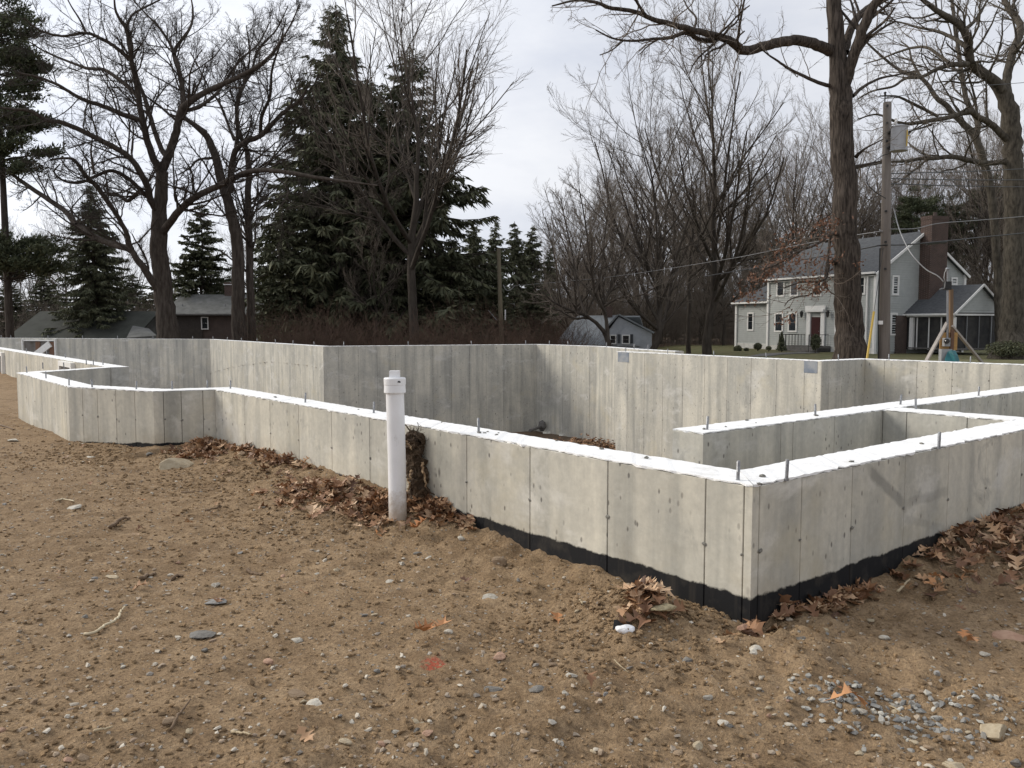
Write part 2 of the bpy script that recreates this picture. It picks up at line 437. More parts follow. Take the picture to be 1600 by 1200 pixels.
# ------------------------------------------------------------------ ground
PIT = [ST(0.12, 0.12), ST(6.62, 0.12), ST(6.85, -0.42), ST(8.0, -0.98), ST(11.15, -1.0), ST(12.75, 0.0), ST(12.9, 0.36), ST(31, 0.36)]
B_FACE = [on_top(-120, 527.3), on_top(0, 528), on_top(328, 530), on_top(505, 541), on_top(838, 538), on_top(870, 539), on_top(932, 541), on_top(991, 545.3), on_top(1055, 549)]
W3_FACE = [on_top(963, 549), on_top(1284, 564), on_top(1352, 561), on_top(1352, 561) + (on_top(1600, 570) - on_top(1352, 561)) * 2.4]
PIT += [B_FACE[0] * 1.003, *[b * 1.003 for b in B_FACE[1:]], W3_FACE[2] + E2 * 0.12, W3_FACE[3] + E2 * 0.12, ST(0.12, 9.5)]
PIT = np.array(PIT)
def in_poly(x, y, P):
    r = np.zeros(x.shape, bool); j = len(P) - 1
    for i in range(len(P)):
        c = ((P[i][1] > y) != (P[j][1] > y)) & (x < (P[j][0] - P[i][0]) * (y - P[i][1]) / (P[j][1] - P[i][1] + 1e-12) + P[i][0])
        r ^= c; j = i
    return r
def base_h(x, y):
    x = np.asarray(x, float); y = np.asarray(y, float)
    s, t = to_st(x, y)
    z = -0.025 + 0.05 * (vnoise(x * 0.45, y * 0.45, 3) - 0.5) + 0.03 * (vnoise(x * 1.3 + 5, y * 1.3, 4) - 0.5)
    # banked earth along the long front wall, heaped a little near the corner
    along = np.interp(s, [-0.3, 0.5, 1.5, 2.3, 3.0, 4.5, 5.5, 6.4, 7.0, 9.0, 12], [0.02, 0.045, 0.07, 0.11, 0.16, 0.155, 0.14, 0.08, 0.05, 0.03, 0.0])
    edge = np.where(s > 6.6, -0.62 - 0.5 * np.clip((s - 6.75) / 1.2, 0, 1), 0.0)
    z = z + along * np.exp(-np.clip(edge - t, 0, 9) / 0.38) * ((s > -0.4) & (s < 13)) * (t < 0.3)
    # along the side wall at the corner
    along2 = np.interp(t, [-0.2, 0.3, 1.2, 2.2, 3.5], [0.01, 0.0, 0.03, 0.12, 0.15])
    z = z + along2 * np.exp(-np.clip(-s, 0, 9) / 0.42) * (t > -0.3) * (s < 0.3)
    z = z + 0.14 * np.exp(-(((s - 0.36) / 0.30) ** 2 + ((t + 0.34) / 0.22) ** 2))
    z = z + 0.05 * np.exp(-(((s + 0.30) / 0.22) ** 2 + ((t + 0.12) / 0.25) ** 2))
    z = z - 0.045 * np.exp(-(((s + 0.02) / 0.13) ** 2 + ((t + 0.02) / 0.13) ** 2))
    z = z + 0.07 * np.exp(-(((s - 3.35) / 0.22) ** 2 + ((t + 0.30) / 0.25) ** 2))
    far = sstep(27, 50, y + np.clip(-x - 12, 0, 60) * 0.0)
    plate = -2.6 + 1.75 * sstep(6, 17, x) + 1.1 * sstep(-12, -28, x)
    z = z * (1 - far) + plate * far
    z = z + sstep(90, 420, y) * 9.0 * (0.5 + vnoise(x * 0.006, y * 0.006, 9))
    return z
def fine_h(x, y):
    d = np.hypot(x, y)
    f = np.clip(1.2 - d / 16, 0, 1)
    n = 0.024 * (vnoise(x * 4.3, y * 4.3, 21) - 0.5) + 0.018 * (vnoise(x * 11, y * 11, 22) - 0.5) + 0.016 * np.abs(vnoise(x * 23, y * 23, 23) - 0.5) * 2
    s, t = to_st(x, y)
    loose = np.exp(-np.clip(np.minimum(np.abs(t + 0.1), np.abs(s + 0.1)), 0, 5) / 0.5)
    return n * f * (0.8 + 1.7 * loose)
def height(x, y):
    return base_h(x, y) + fine_h(np.asarray(x, float), np.asarray(y, float))
def ground_at(u, v):
    r = ray(u, v); k = -CAMZ / r[2]
    for _ in range(12):
        p = np.array([0, 0, CAMZ]) + r * k
        k = (float(height(p[0], p[1])) - CAMZ) / r[2]
    return np.array([0, 0, CAMZ]) + r * k
def ground_xy(u, v): return ground_at(u, v)[:2]

def axis(parts):
    out = [np.array([parts[0][0]])]
    for a, b, st_ in parts:
        n = max(1, int(round((b - a) / st_))); out.append(np.linspace(a, b, n + 1)[1:])
    return np.concatenate(out)
gx = axis([(-900, -200, 70), (-200, -60, 10), (-60, -30, 1.5), (-30, -5, 0.15), (-5, 6.5, 0.032), (6.5, 22, 0.15), (22, 60, 1.5), (60, 200, 10), (200, 900, 70)])
gy = axis([(-20, 1.4, 1.0), (1.4, 8.8, 0.032), (8.8, 28, 0.13), (28, 43, 0.16), (43, 110, 1.5), (110, 250, 10), (250, 1300, 70)])
X, Y = np.meshgrid(gx, gy)
Z = height(X, Y)
nx, ny = len(gx), len(gy)
idx = np.arange(nx * ny).reshape(ny, nx)
Q = np.stack([idx[:-1, :-1], idx[:-1, 1:], idx[1:, 1:], idx[1:, :-1]], -1).reshape(-1, 4)
cx = (X[:-1, :-1] + X[1:, 1:]).ravel() / 2; cy = (Y[:-1, :-1] + Y[1:, 1:]).ravel() / 2
hole = in_poly(cx, cy, PIT)
M['soil'] = soil()
M['grass'] = speckle('winter_lawn_turf', (0.085, 0.095, 0.035), (0.15, 0.125, 0.06), 1.4, 0.95, 0.6, 30)
M['litter'] = speckle('forest_floor_leaf_litter', (0.16, 0.105, 0.065), (0.09, 0.066, 0.045), 1.2, 0.95, 0.6, 14)
Qk = Q[~hole]; kx, ky = cx[~hole], cy[~hole]
gm = np.where(ky > 30, np.where((kx > 9.5 + 0.0 * ky) & (ky < 82), 1, 2), 0)
gm = np.where((kx > 13) & (ky > 18) & (ky < 82), 1, gm)
ground = link('ground', raw_mesh('ground', np.stack([X, Y, Z], -1), Qk, None, [M['soil'], M['grass'], M['litter']], True, gm))
kind(ground, 'structure')
# basement floor
bx = axis([(-40, 20, 0.5)]); by = axis([(3, 48, 0.5)])
X2, Y2 = np.meshgrid(bx, by)
i2 = np.arange(X2.size).reshape(X2.shape)
Q2 = np.stack([i2[:-1, :-1], i2[:-1, 1:], i2[1:, 1:], i2[1:, :-1]], -1).reshape(-1, 4)
c2x = (X2[:-1, :-1] + X2[1:, 1:]).ravel() / 2; c2y = (Y2[:-1, :-1] + Y2[1:, 1:]).ravel() / 2
FLOOR = -2.28
fl = link('basement_floor', raw_mesh('basement_floor', np.stack([X2, Y2, FLOOR + 0.06 * vnoise(X2 * 1.3, Y2 * 1.3, 5)], -1), Q2[in_poly(c2x, c2y, PIT * 1.01 - 0.05)], None, [M['litter']], True))
kind(fl, 'structure')

# ------------------------------------------------------------------ the poured foundation
found = thing('house_foundation', 'long grey poured concrete foundation with white wall tops behind the bare dirt', 'foundation', (CO[0], CO[1], 0))
TH, ZB = 0.25, -2.45
def offset_line(P, th):
    """The mitred inner line of a wall chain; th > 0 lies to the left of the walking direction."""
    P = [np.asarray(p, float) for p in P]; out = []
    for i, p in enumerate(P):
        nn = []
        if i > 0: d = p - P[i - 1]; d = d / np.linalg.norm(d); nn.append(np.array([-d[1], d[0]]))
        if i < len(P) - 1: d = P[i + 1] - p; d = d / np.linalg.norm(d); nn.append(np.array([-d[1], d[0]]))
        n = sum(nn) / len(nn); n = n / np.linalg.norm(n)
        out.append(p + n * th / max(0.35, n @ nn[0]))
    return out
panel_cache = {}
def panel_mesh(w, z0, z1, mt, key):
    k = (round(w, 3), round(z0, 2), round(z1, 2), mt.name)
    if k not in panel_cache:
        b = MB(); e = 0.0025
        # a face slightly chamfered at its edges, in the local frame: x along the wall, y into the wall
        V = [(0, 0.016, z0), (w, 0.016, z0), (w, 0.016, z1), (0, 0.016, z1), (0, e, z0), (w, e, z0), (w, e, z1), (0, e, z1), (e, 0, z0 + e), (w - e, 0, z0 + e), (w - e, 0, z1 - e), (e, 0, z1 - e)]
        b.add(V, [(0, 1, 5, 4), (1, 2, 6, 5), (2, 3, 7, 6), (3, 0, 4, 7), (4, 5, 9, 8), (5, 6, 10, 9), (6, 7, 11, 10), (7, 4, 8, 11), (8, 9, 10, 11)])
        panel_cache[k] = b.mesh('panel', [mt])
    return panel_cache[k]
def wall(a, b, a2, b2, seams, pm, cm, ties=True, zb=ZB, name='foundation_wall'):
    """One straight wall: visible face a-b, back a2-b2; seams: distances from a of the joints between form panels."""
    a, b, a2, b2 = (np.asarray(p, float) for p in (a, b, a2, b2))
    d = b - a; L = np.linalg.norm(d); d = d / L
    n = np.array([-d[1], d[0]])
    if n @ ((a2 + b2) / 2 - (a + b) / 2) < 0: n = -n      # n points into the wall
    mb = MB(); mb.prism([a + n * 0.007, b + n * 0.007, b2, a2], zb, TOP - 0.006)
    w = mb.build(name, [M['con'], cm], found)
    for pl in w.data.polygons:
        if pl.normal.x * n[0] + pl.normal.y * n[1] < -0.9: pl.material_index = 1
    sm = [0.0] + [x for x in seams if 0.03 < x < L - 0.03] + [L]
    ang = math.atan2(d[1], d[0])
    flip = (np.array([-math.sin(ang), math.cos(ang)]) @ n) < 0
    for i in range(len(sm) - 1):
        x0, x1 = sm[i] + 0.0024, sm[i + 1] - 0.0024
        if i == 0: x0 = sm[0]
        if i == len(sm) - 2: x1 = sm[-1]
        me = panel_mesh(x1 - x0, zb, TOP - 0.010, pm, 0)
        o = bpy.data.objects.new('panel', me); C.objects.link(o)
        o.parent = w; o.matrix_parent_inverse = parent_inverse(w)
        p = a + d * x0 - n * 0.0008 * rnd.random()
        if flip: p = a + d * x1 - n * 0.0008 * rnd.random(); o.rotation_euler = (0, 0, ang + math.pi)
        else: o.rotation_euler = (0, 0, ang)
        o.location = (p[0], p[1], 0)
    # the pale top with its ragged lip
    steps = max(2, int(L / 0.035)); tt = np.linspace(0, 1, steps + 1)
    A = a[None] + (b - a)[None] * tt[:, None]; B = a2[None] + (b2 - a2)[None] * tt[:, None]
    j1 = RNG.normal(0, 0.004, steps + 1) - 0.02 * RNG.random(steps + 1) ** 14; j2 = RNG.normal(0, 0.003, steps + 1)
    j1[[0, -1]] = 0; j2[[0, -1]] = 0
    A = A - n[None] * (0.001 + j1)[:, None]; B = B + n[None] * (0.004 + j2)[:, None]
    zt = TOP + RNG.normal(0, 0.0012, steps + 1)
    k = steps + 1
    V = np.concatenate([np.c_[A, zt], np.c_[B, zt], np.c_[A, zt - 0.006 - 0.010 * RNG.random(k) ** 4], np.c_[B, zt - 0.006]])
    r = np.arange(steps)
    Qs = np.concatenate([np.stack([r, r + 1, k + r + 1, k + r], 1), np.stack([2 * k + r, 2 * k + r + 1, r + 1, r], 1), np.stack([k + r, k + r + 1, 3 * k + r + 1, 3 * k + r], 1)])
    link('wall_top', raw_mesh('wall_top', V, Qs, None, [M['con_top']]), w)
    if ties:
        tb = MB()
        for x in sm[1:-1]:
            for h in (0.305, 0.915, 1.525):
                c2 = a + d * (x + rnd.uniform(-0.012, 0.012)) - n * 0.0045
                hz = TOP - h + rnd.uniform(-0.012, 0.012)
                k2 = 9; an = np.arange(k2) * 2 * math.pi / k2; rr = rnd.uniform(0.005, 0.011) * (0.6 + 0.9 * RNG.random(k2))
                cf = c2 + n * 0.0012
                ring = np.stack([cf[0] + d[0] * rr * 1.3 * np.cos(an), cf[1] + d[1] * rr * 1.3 * np.cos(an), hz + rr * np.sin(an)], 1)
                V_ = np.concatenate([ring, [[*(cf - n * 0.003), hz]]])
                tb.add(V_, (), [(k2, i, (i + 1) % k2) for i in range(k2)])
        if tb.n: kind(tb.build('tie_hole', M['tie'], w), 'stuff')
    return w
def every(L, step, first, jit=0.0):
    out = []; x = first
    while x < L: out.append(x + rnd.uniform(-jit, jit)); x += step
    return out
seglen = lambda P, i: float(np.linalg.norm(np.asarray(P[i + 1]) - np.asarray(P[i])))
# front chain: side wall, near corner, long front wall, bay
front = [ST(0, 9.5), ST(0, 0), ST(6.60, 0), ST(6.76, -0.57), ST(7.97, -1.12), ST(11.3, -1.14), ST(12.2, 0.217)]
fin = offset_line(front, TH)
if to_st(*fin[1])[0] < 0: fin = offset_line(front, -TH)
side_seams = [9.5 - x for x in (0.05, 0.376, 0.82, 1.36, 1.88, 2.39, 2.95, 3.5, 4.1, 4.7, 5.3, 6, 6.6, 7.2, 8, 8.6)][::-1]
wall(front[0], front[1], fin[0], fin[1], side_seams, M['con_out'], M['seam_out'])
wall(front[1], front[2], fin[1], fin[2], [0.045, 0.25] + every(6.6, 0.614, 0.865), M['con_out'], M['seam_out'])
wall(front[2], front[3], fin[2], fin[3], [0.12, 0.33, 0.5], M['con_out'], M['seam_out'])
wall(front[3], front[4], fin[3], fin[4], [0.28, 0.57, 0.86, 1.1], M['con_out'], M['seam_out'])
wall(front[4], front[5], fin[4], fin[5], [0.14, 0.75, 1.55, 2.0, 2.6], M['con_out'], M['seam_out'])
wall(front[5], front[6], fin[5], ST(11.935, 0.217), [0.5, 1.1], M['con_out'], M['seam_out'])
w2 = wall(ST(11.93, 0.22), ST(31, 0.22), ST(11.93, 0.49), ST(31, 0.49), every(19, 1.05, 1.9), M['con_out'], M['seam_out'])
# inner walls at the corner
wall(ST(1.2, 9.5), ST(1.2, 1.2), ST(1.45, 9.5), ST(1.45, 1.2), [8.3 - x for x in (0.85, 1.0, 1.55, 2.25, 2.95, 3.7, 4.3, 4.9, 5.5)][::-1], M['con'], M['seam'])
wall(ST(1.2, 1.196), ST(1.45, 1.196), ST(1.2, 1.2099), ST(1.45, 1.2099), [], M['con'], M['seam'], False)
wall(ST(0.255, 3.47), ST(1.195, 3.47), ST(0.255, 3.73), ST(1.195, 3.73), [0.3, 0.75], M['con'], M['seam'])
# far inner wall and its return
w3in = offset_line(W3_FACE, TH)
if np.linalg.norm(w3in[0]) < np.linalg.norm(W3_FACE[0]): w3in = offset_line(W3_FACE, -TH)
wl3 = [wall(W3_FACE[i], W3_FACE[i + 1], w3in[i], w3in[i + 1], every(seglen(W3_FACE, i), sp, fi, 0.02), M['con'], M['seam']) for i, (sp, fi) in enumerate([(0.655, 0.42), (0.42, 0.25), (0.62, 0.4)])]
dW = (W3_FACE[1] - W3_FACE[0]); dW /= np.linalg.norm(dW)
# back walls
bin_ = offset_line(B_FACE, TH)
if np.linalg.norm(bin_[2]) < np.linalg.norm(B_FACE[2]): bin_ = offset_line(B_FACE, -TH)
wb = [wall(B_FACE[i], B_FACE[i + 1], bin_[i], bin_[i + 1], every(seglen(B_FACE, i), sp, fi, 0.03), M['con'], M['seam']) for i, (sp, fi) in enumerate([(1.2, 0.5), (1.2, 0.4), (1.42, 0.5), (0.585, 0.45), (0.4, 0.25), (0.62, 0.3), (0.8, 0.4), (0.8, 0.4)])]
# foam filled beam pockets at both ends of the far inner wall
def pocket(p0, d, x, w, h, par):
    c = p0 + d * x; nn = np.array([-d[1], d[0]])
    if nn @ c > 0: nn = -nn
    q = [c - d * w / 2 + nn * 0.006, c + d * w / 2 + nn * 0.006, c + d * w / 2 - nn * 0.02, c - d * w / 2 - nn * 0.02]
    b = MB(); b.prism(q, TOP - 0.012 - h, TOP - 0.012); b.build('beam_pocket', M['foam'], par)
pocket(W3_FACE[0], dW, 0.28, 0.42, 0.24, wl3[0])
pocket(W3_FACE[0], dW, seglen(W3_FACE, 0) - 0.24, 0.30, 0.22, wl3[0])
# window bucks cast into the left-hand walls
def buck(p0, d, x0, x1, z0, z1, par, out, braces=True):
    P = lambda x, z, o=0.0: np.array([*(p0 + d * x + out * o), z])
    up = (0, 0, 1)
    win = MB()
    win.slab([P(x0, z0, 0.012), P(x1, z0, 0.012), P(x1, z1, 0.012), P(x0, z1, 0.012)], 0.02)
    w = win.build('basement_window', M['win_dark'], par)
    f = MB(); t_ = 0.16 if braces else 0.09
    for q0, q1 in ((P(x0, z0 - t_ / 2, .03), P(x0, z1 + t_ / 2, .03)), (P(x1, z0 - t_ / 2, .03), P(x1, z1 + t_ / 2, .03)), (P(x0 + t_ / 2, z1, .03), P(x1 - t_ / 2, z1, .03))):
        f.bar(q0, q1, 0.06 if braces else t_, t_, up=(out[0], out[1], 0))
    f.build('frame', M['buck'], w)
    if braces:
        b = MB(); b.bar(P(x0 + (x1 - x0) * 0.46, z0, .04), P(x0 + (x1 - x0) * 0.46, z1 - .06, .04), 0.05, 0.22); b.build('brace', M['lumber'], w)
        b = MB(); b.bar(P(x0 + (x1 - x0) * 0.88, z0, .04), P(x0 + (x1 - x0) * 0.88, z1 - .06, .04), 0.05, 0.22); b.build('brace', M['lumber'], w)
        b = MB(); b.bar(P(x0 + (x1 - x0) * 0.22, z0 - .05, .09), P(x0 + (x1 - x0) * 0.86, z1 - .16, .09), 0.12, 0.3); b.build('brace', M['buck'], w)
M['win_dark'] = speckle('window_opening_dark', (0.10, 0.085, 0.07), (0.20, 0.19, 0.18), 1.5)
b1d = (B_FACE[2] - B_FACE[1]); b1L = np.linalg.norm(b1d); b1d = b1d / b1L
b1o = np.array([b1d[1], -b1d[0]])
def along_px(u):  # distance from the left end of the back wall to where it stands at column u
    lo, hi = 0.0, b1L
    for _ in range(40):
        mdl = (lo + hi) / 2; p = B_FACE[1] + b1d * mdl
        uu = 800 + F * p[0] / (p[1] * math.cos(PITCH))
        lo, hi = (mdl, hi) if uu < u else (lo, mdl)
    return lo
buck(B_FACE[1], b1d, along_px(36), along_px(87), TOP - 0.95, TOP - 0.10, wb[1], b1o)
buck(ST(11.97, 0.22), E1, 11.0, 12.9, -0.4, TOP - 0.12, w2, -E2, False)
buck(ST(11.97, 0.22), E1, 2.55, 3.6, TOP - 0.5, TOP - 0.07, w2, -E2, False)
# anchor bolts set into the wall tops
bolt_b = MB()
bolt_b.lathe([(0.0, 0.085), (0.007, 0.085), (0.008, 0.082), (0.008, 0.0), (0.011, 0.0), (0.011, -0.01)], 8)
for k_ in range(9): bolt_b.lathe([(0.008, 0.035 + k_ * 0.005), (0.0092, 0.0375 + k_ * 0.005), (0.008, 0.04 + k_ * 0.005)], 8)
bolt_me = bolt_b.mesh('anchor_bolt', [M['galv']])
def bolt(p, s=1.0):
    o = bpy.data.objects.new('anchor_bolt', bolt_me); C.objects.link(o)
    o.parent = found; o.matrix_parent_inverse = parent_inverse(found)
    o.location = (p[0], p[1], TOP + 0.001); o.rotation_euler = (rnd.uniform(-.05, .05), rnd.uniform(-.05, .05), rnd.uniform(0, 6)); o.scale = (s, s, s)
for u, v in [(477, 629), (584, 645), (748, 674), (1153, 750), (1229, 748), (1467, 699), (1105, 671), (1274, 649), (1407, 632), (1431, 639), (1529, 618), (72, 591), (108, 602), (144, 605), (213, 608), (269, 608), (324, 606), (360, 607), (67, 575), (100, 575), (42, 582), (41, 550), (73, 554), (102, 559), (135, 569), (146, 570), (161, 570)]:
    bolt(on_top(u, v))
for i in range(len(B_FACE) - 1):
    L = seglen(B_FACE, i)
    for x in every(L, 2.0, 0.6, 0.2):
        p = np.asarray(B_FACE[i]) + (np.asarray(B_FACE[i + 1]) - np.asarray(B_FACE[i])) * (x / L); bolt(p * 1.004, 1.5)
for i in range(3):
    L = seglen(W3_FACE, i)
    for x in every(L, 1.45, 0.5, 0.15):
        p = W3_FACE[i] + (W3_FACE[i + 1] - W3_FACE[i]) * (x / L); bolt(p * 1.006, 1.25)

# ------------------------------------------------------------------ trees
BARK_ISL = [(0.0, (0.75, 0.75, 0.75)), (1.0, (1.2, 1.18, 1.15))]
M['bark_oak'] = speckle('dark_oak_bark', (0.040, 0.032, 0.026), (0.085, 0.071, 0.060), 9, 0.95, 1.0, 18, (1, 1, 0.16), coords='pos', spec=0.1)
M['bark_brown'] = speckle('furrowed_brown_bark', (0.022, 0.018, 0.015), (0.098, 0.081, 0.068), 17, 0.95, 1.0, 24, (1, 1, 0.11), coords='pos', spec=0.1)
M['bark_grey'] = speckle('grey_mossy_bark', (0.112, 0.098, 0.078), (0.042, 0.036, 0.029), 7, 0.95, 0.8, 16, (1, 1, 0.3), coords='pos', spec=0.1)
M['bark_mid'] = speckle('grey_brown_bark', (0.078, 0.066, 0.055), (0.042, 0.035, 0.029), 4, 0.95, 0.5, 12, (1, 1, 0.3), coords='pos', spec=0.1)
M['twig'] = speckle('bare_twig_bark', (0.135, 0.113, 0.093), (0.205, 0.174, 0.145), 2, 0.95, spec=0.1)
M['twig_dark'] = speckle('dark_twig_bark', (0.040, 0.034, 0.030), (0.070, 0.059, 0.051), 2, 0.95, spec=0.1)
M['twig_red'] = speckle('reddish_brush_bark', (0.120, 0.078, 0.058), (0.072, 0.053, 0.042), 2, 0.95, spec=0.1)
M['needles'] = speckle('dark_spruce_needles', (0.080, 0.090, 0.058), (0.118, 0.122, 0.076), 0.8, 0.75, island=[(0.0, (0.6, 0.62, 0.6)), (1.0, (1.3, 1.25, 1.1))], spec=0.2)
M['needles_pine'] = speckle('pine_needles', (0.060, 0.074, 0.046), (0.096, 0.106, 0.062), 0.8, 0.75, island=[(0.0, (0.6, 0.62, 0.6)), (1.0, (1.35, 1.3, 1.15))], spec=0.2)
M['russet'] = speckle('russet_oak_leaves', (0.175, 0.088, 0.052), (0.105, 0.058, 0.038), 3, 0.7, island=[(0.0, (0.6, 0.55, 0.5)), (1.0, (1.4, 1.35, 1.3))])

def unit(v): return v / (np.linalg.norm(v, axis=-1, keepdims=True) + 1e-9)
def grow(P0, D, L, R, K, wander, up, tip, rng):
    """N new branches from points P0 along D: bent polylines (N,K+1,3) and radii (N,K+1)."""
    N = len(P0); P = np.empty((N, K + 1, 3)); P[:, 0] = P0; d = unit(D)
    for k in range(K):
        d = unit(d + rng.normal(0, wander, (N, 3)) + np.array([0, 0, up]))
        P[:, k + 1] = P[:, k] + d * (L / K)[:, None]
    f = np.linspace(0, 1, K + 1)[None]
    return P, R[:, None] * (1 - f * (1 - tip))
def shoots(P, R, Mn, f0, ang, lratio, rratio, rng, L, f1=1.0, flat=0.0):
    """Starting points, directions, lengths and radii of Mn children on each of the branches P."""
    N, K1, _ = P.shape
    f = np.clip(f0 + (f1 - f0) * (np.arange(Mn)[None] + rng.random((N, Mn))) / Mn, 0, 0.999)
    x = f * (K1 - 1); i = x.astype(int); w = (x - i)[..., None]
    r = np.arange(N)[:, None]
    A = P[r, i]; B = P[r, i + 1]
    pos = A * (1 - w) + B * w; tan = unit(B - A)
    q = rng.normal(0, 1, (N, Mn, 3)); q[..., 2] *= (1 - flat)
    q = unit(q - (q * tan).sum(-1, keepdims=True) * tan)
    a = rng.normal(ang, 0.18, (N, Mn))[..., None]
    d = tan * np.cos(a) + q * np.sin(a)
    rad = R[r, i] * (1 - w[..., 0]) + R[r, i + 1] * w[..., 0]
    ln = L[:, None] * lratio * (1.15 - 0.65 * f) * rng.uniform(0.6, 1.25, (N, Mn))
    return pos.reshape(-1, 3), d.reshape(-1, 3), ln.ravel(), np.minimum(rad * rratio, rad).ravel()
class Wood:
    """Collects the polylines of one tree: thick wood for the trunk mesh, thin wood for the crown mesh."""
    def __init__(s): s.tv, s.tq, s.tn, s.cv, s.cq, s.cn = [], [], 0, [], [], 0
    def trunk(s, P, R, S):
        V, Q = tubes(P, R, S); s.tv.append(V); s.tq.append(Q + s.tn); s.tn += len(V)
    def crown(s, P, R, S=3):
        V, Q = tubes(P, R, S); s.cv.append(V); s.cq.append(Q + s.cn); s.cn += len(V)
    def link(s, root, bark, twig):
        link('trunk', raw_mesh('trunk', np.concatenate(s.tv), np.concatenate(s.tq), None, [bark], True), root)
        if s.cn: link('crown', raw_mesh('crown', np.concatenate(s.cv), np.concatenate(s.cq), None, [twig], True), root)
def smooth_line(pts, rad, n):
    """A polyline of n+1 points through the given ones (Catmull-Rom), with radii."""
    p = np.asarray(pts, float); m = len(p)
    e = np.concatenate([[2 * p[0] - p[1]], p, [2 * p[-1] - p[-2]]])
    cum = np.concatenate([[0], np.cumsum(np.linalg.norm(np.diff(p, axis=0), axis=1))]); t = np.linspace(0, cum[-1], n + 1)
    i = np.clip(np.searchsorted(cum, t, 'right') - 1, 0, m - 2); w = ((t - cum[i]) / (cum[i + 1] - cum[i] + 1e-9))[:, None]
    a, b, c, d = e[i], e[i + 1], e[i + 2], e[i + 3]
    out = 0.5 * (2 * b + (c - a) * w + (2 * a - 5 * b + 4 * c - d) * w ** 2 + (3 * b - a - 3 * c + d) * w ** 3)
    return out, np.interp(t, cum, rad), cum[-1]
def twigs(W, P, R, L, rng, levels, K=4):
    """Further orders of branches on the branches P; levels: (count, from, angle, length ratio, radius ratio, wander, up, min radius)."""
    for n, f0, ang, lr, rr, wd, up, rmin in levels:
        p, d, l, r = shoots(P, R, n, f0, ang, lr, rr, rng, L)
        r = np.maximum(r, rmin)
        P, R = grow(p, d, l, r, K, wd, up, 0.45, rng); L = l
        big = r > 0.035
        if big.any(): W.trunk(P[big], R[big], 5)
        if (~big).any(): W.crown(P[~big], R[~big], 3)
    return P, R, L
def drawn_tree(name, label, limbs, Yd, bark, twig, seed, levels, group=None, depth=0.18, jag=0.012, sides=10, minlen=0.0, cat='tree'):
    """A tree whose trunk and limbs follow given lines: (points [(u, v)], widths in photo pixels, depth lean in metres)."""
    rng = np.random.default_rng(seed); W = Wood()
    u0, v0 = limbs[0][0][0]; base = at(u0, v0, Yd)
    gz = float(base_h(base[0], base[1])); root = thing(name, label, cat, (base[0], base[1], gz - 0.1), group)
    PP, RR, LL = [], [], []
    for li, (pts, wid, lean) in enumerate(limbs):
        n = len(pts)
        if isinstance(lean, tuple): l0, l1 = lean
        else: l0, l1 = 0.0, lean
        P3 = [at(u, v, Yd + l0 + (l1 - l0) * k / (n - 1)) for k, (u, v) in enumerate(pts)]
        wd = np.interp(np.linspace(0, 1, n), np.linspace(0, 1, len(wid)), wid) / F * Yd / 2 * (1.0 if li == 0 else 0.86)
        if li == 0:
            foot = P3[0].copy(); foot[2] = gz - 0.3
            if foot[2] < P3[0][2] - 0.3: P3 = [foot] + P3; wd = np.concatenate([[wd[0] * 1.25], wd])
        P, R, L = smooth_line(P3, wd, max(10, 4 * n))
        P[1:-1] += rng.normal(0, jag, P[1:-1].shape) * R[1:-1, None] * 6
        W.trunk(P[None], R[None], sides)
        if li > 0 or len(limbs) == 1:
            k = 13; idx = np.linspace(0, len(P) - 1, k).round().astype(int)
            PP.append(P[idx]); RR.append(R[idx]); LL.append(L)
    if PP:
        PP = np.array(PP); RR = np.array(RR); LL = np.array(LL)
        rep = np.concatenate([[i] * max(1, int(round(LL[i] / levels[0][8]))) for i in range(len(LL))]).astype(int)
        n1, f0, ang, lr, rr, wd_, up_, rmin, _, lab = levels[0]
        p, d, l, r = shoots(PP[rep], RR[rep], n1, f0, ang, lr, rr, rng, np.full(len(rep), lab))
        r = np.maximum(np.minimum(r, 0.075), rmin)
        P, R = grow(p, d, l, r, 6, wd_, up_, 0.4, rng)
        big = r > 0.035
        if big.any(): W.trunk(P[big], R[big], 6)
        if (~big).any(): W.crown(P[~big], R[~big], 4)
        twigs(W, P, R, l, rng, levels[1:])
    W.tv = [v - np.array(root.location)[None] for v in W.tv]; W.cv = [v - np.array(root.location)[None] for v in W.cv]
    t = raw_mesh('trunk', np.concatenate(W.tv), np.concatenate(W.tq), None, [M[bark]], True)
    o = bpy.data.objects.new('trunk', t); C.objects.link(o); o.parent = root
    if W.cn:
        o = bpy.data.objects.new('crown', raw_mesh('crown', np.concatenate(W.cv), np.concatenate(W.cq), None, [M[twig]], True)); C.objects.link(o); o.parent = root
    return root
def sc_px(pts, k, ox, oy): return [(ox + x / k, oy + y / k) for x, y in pts]

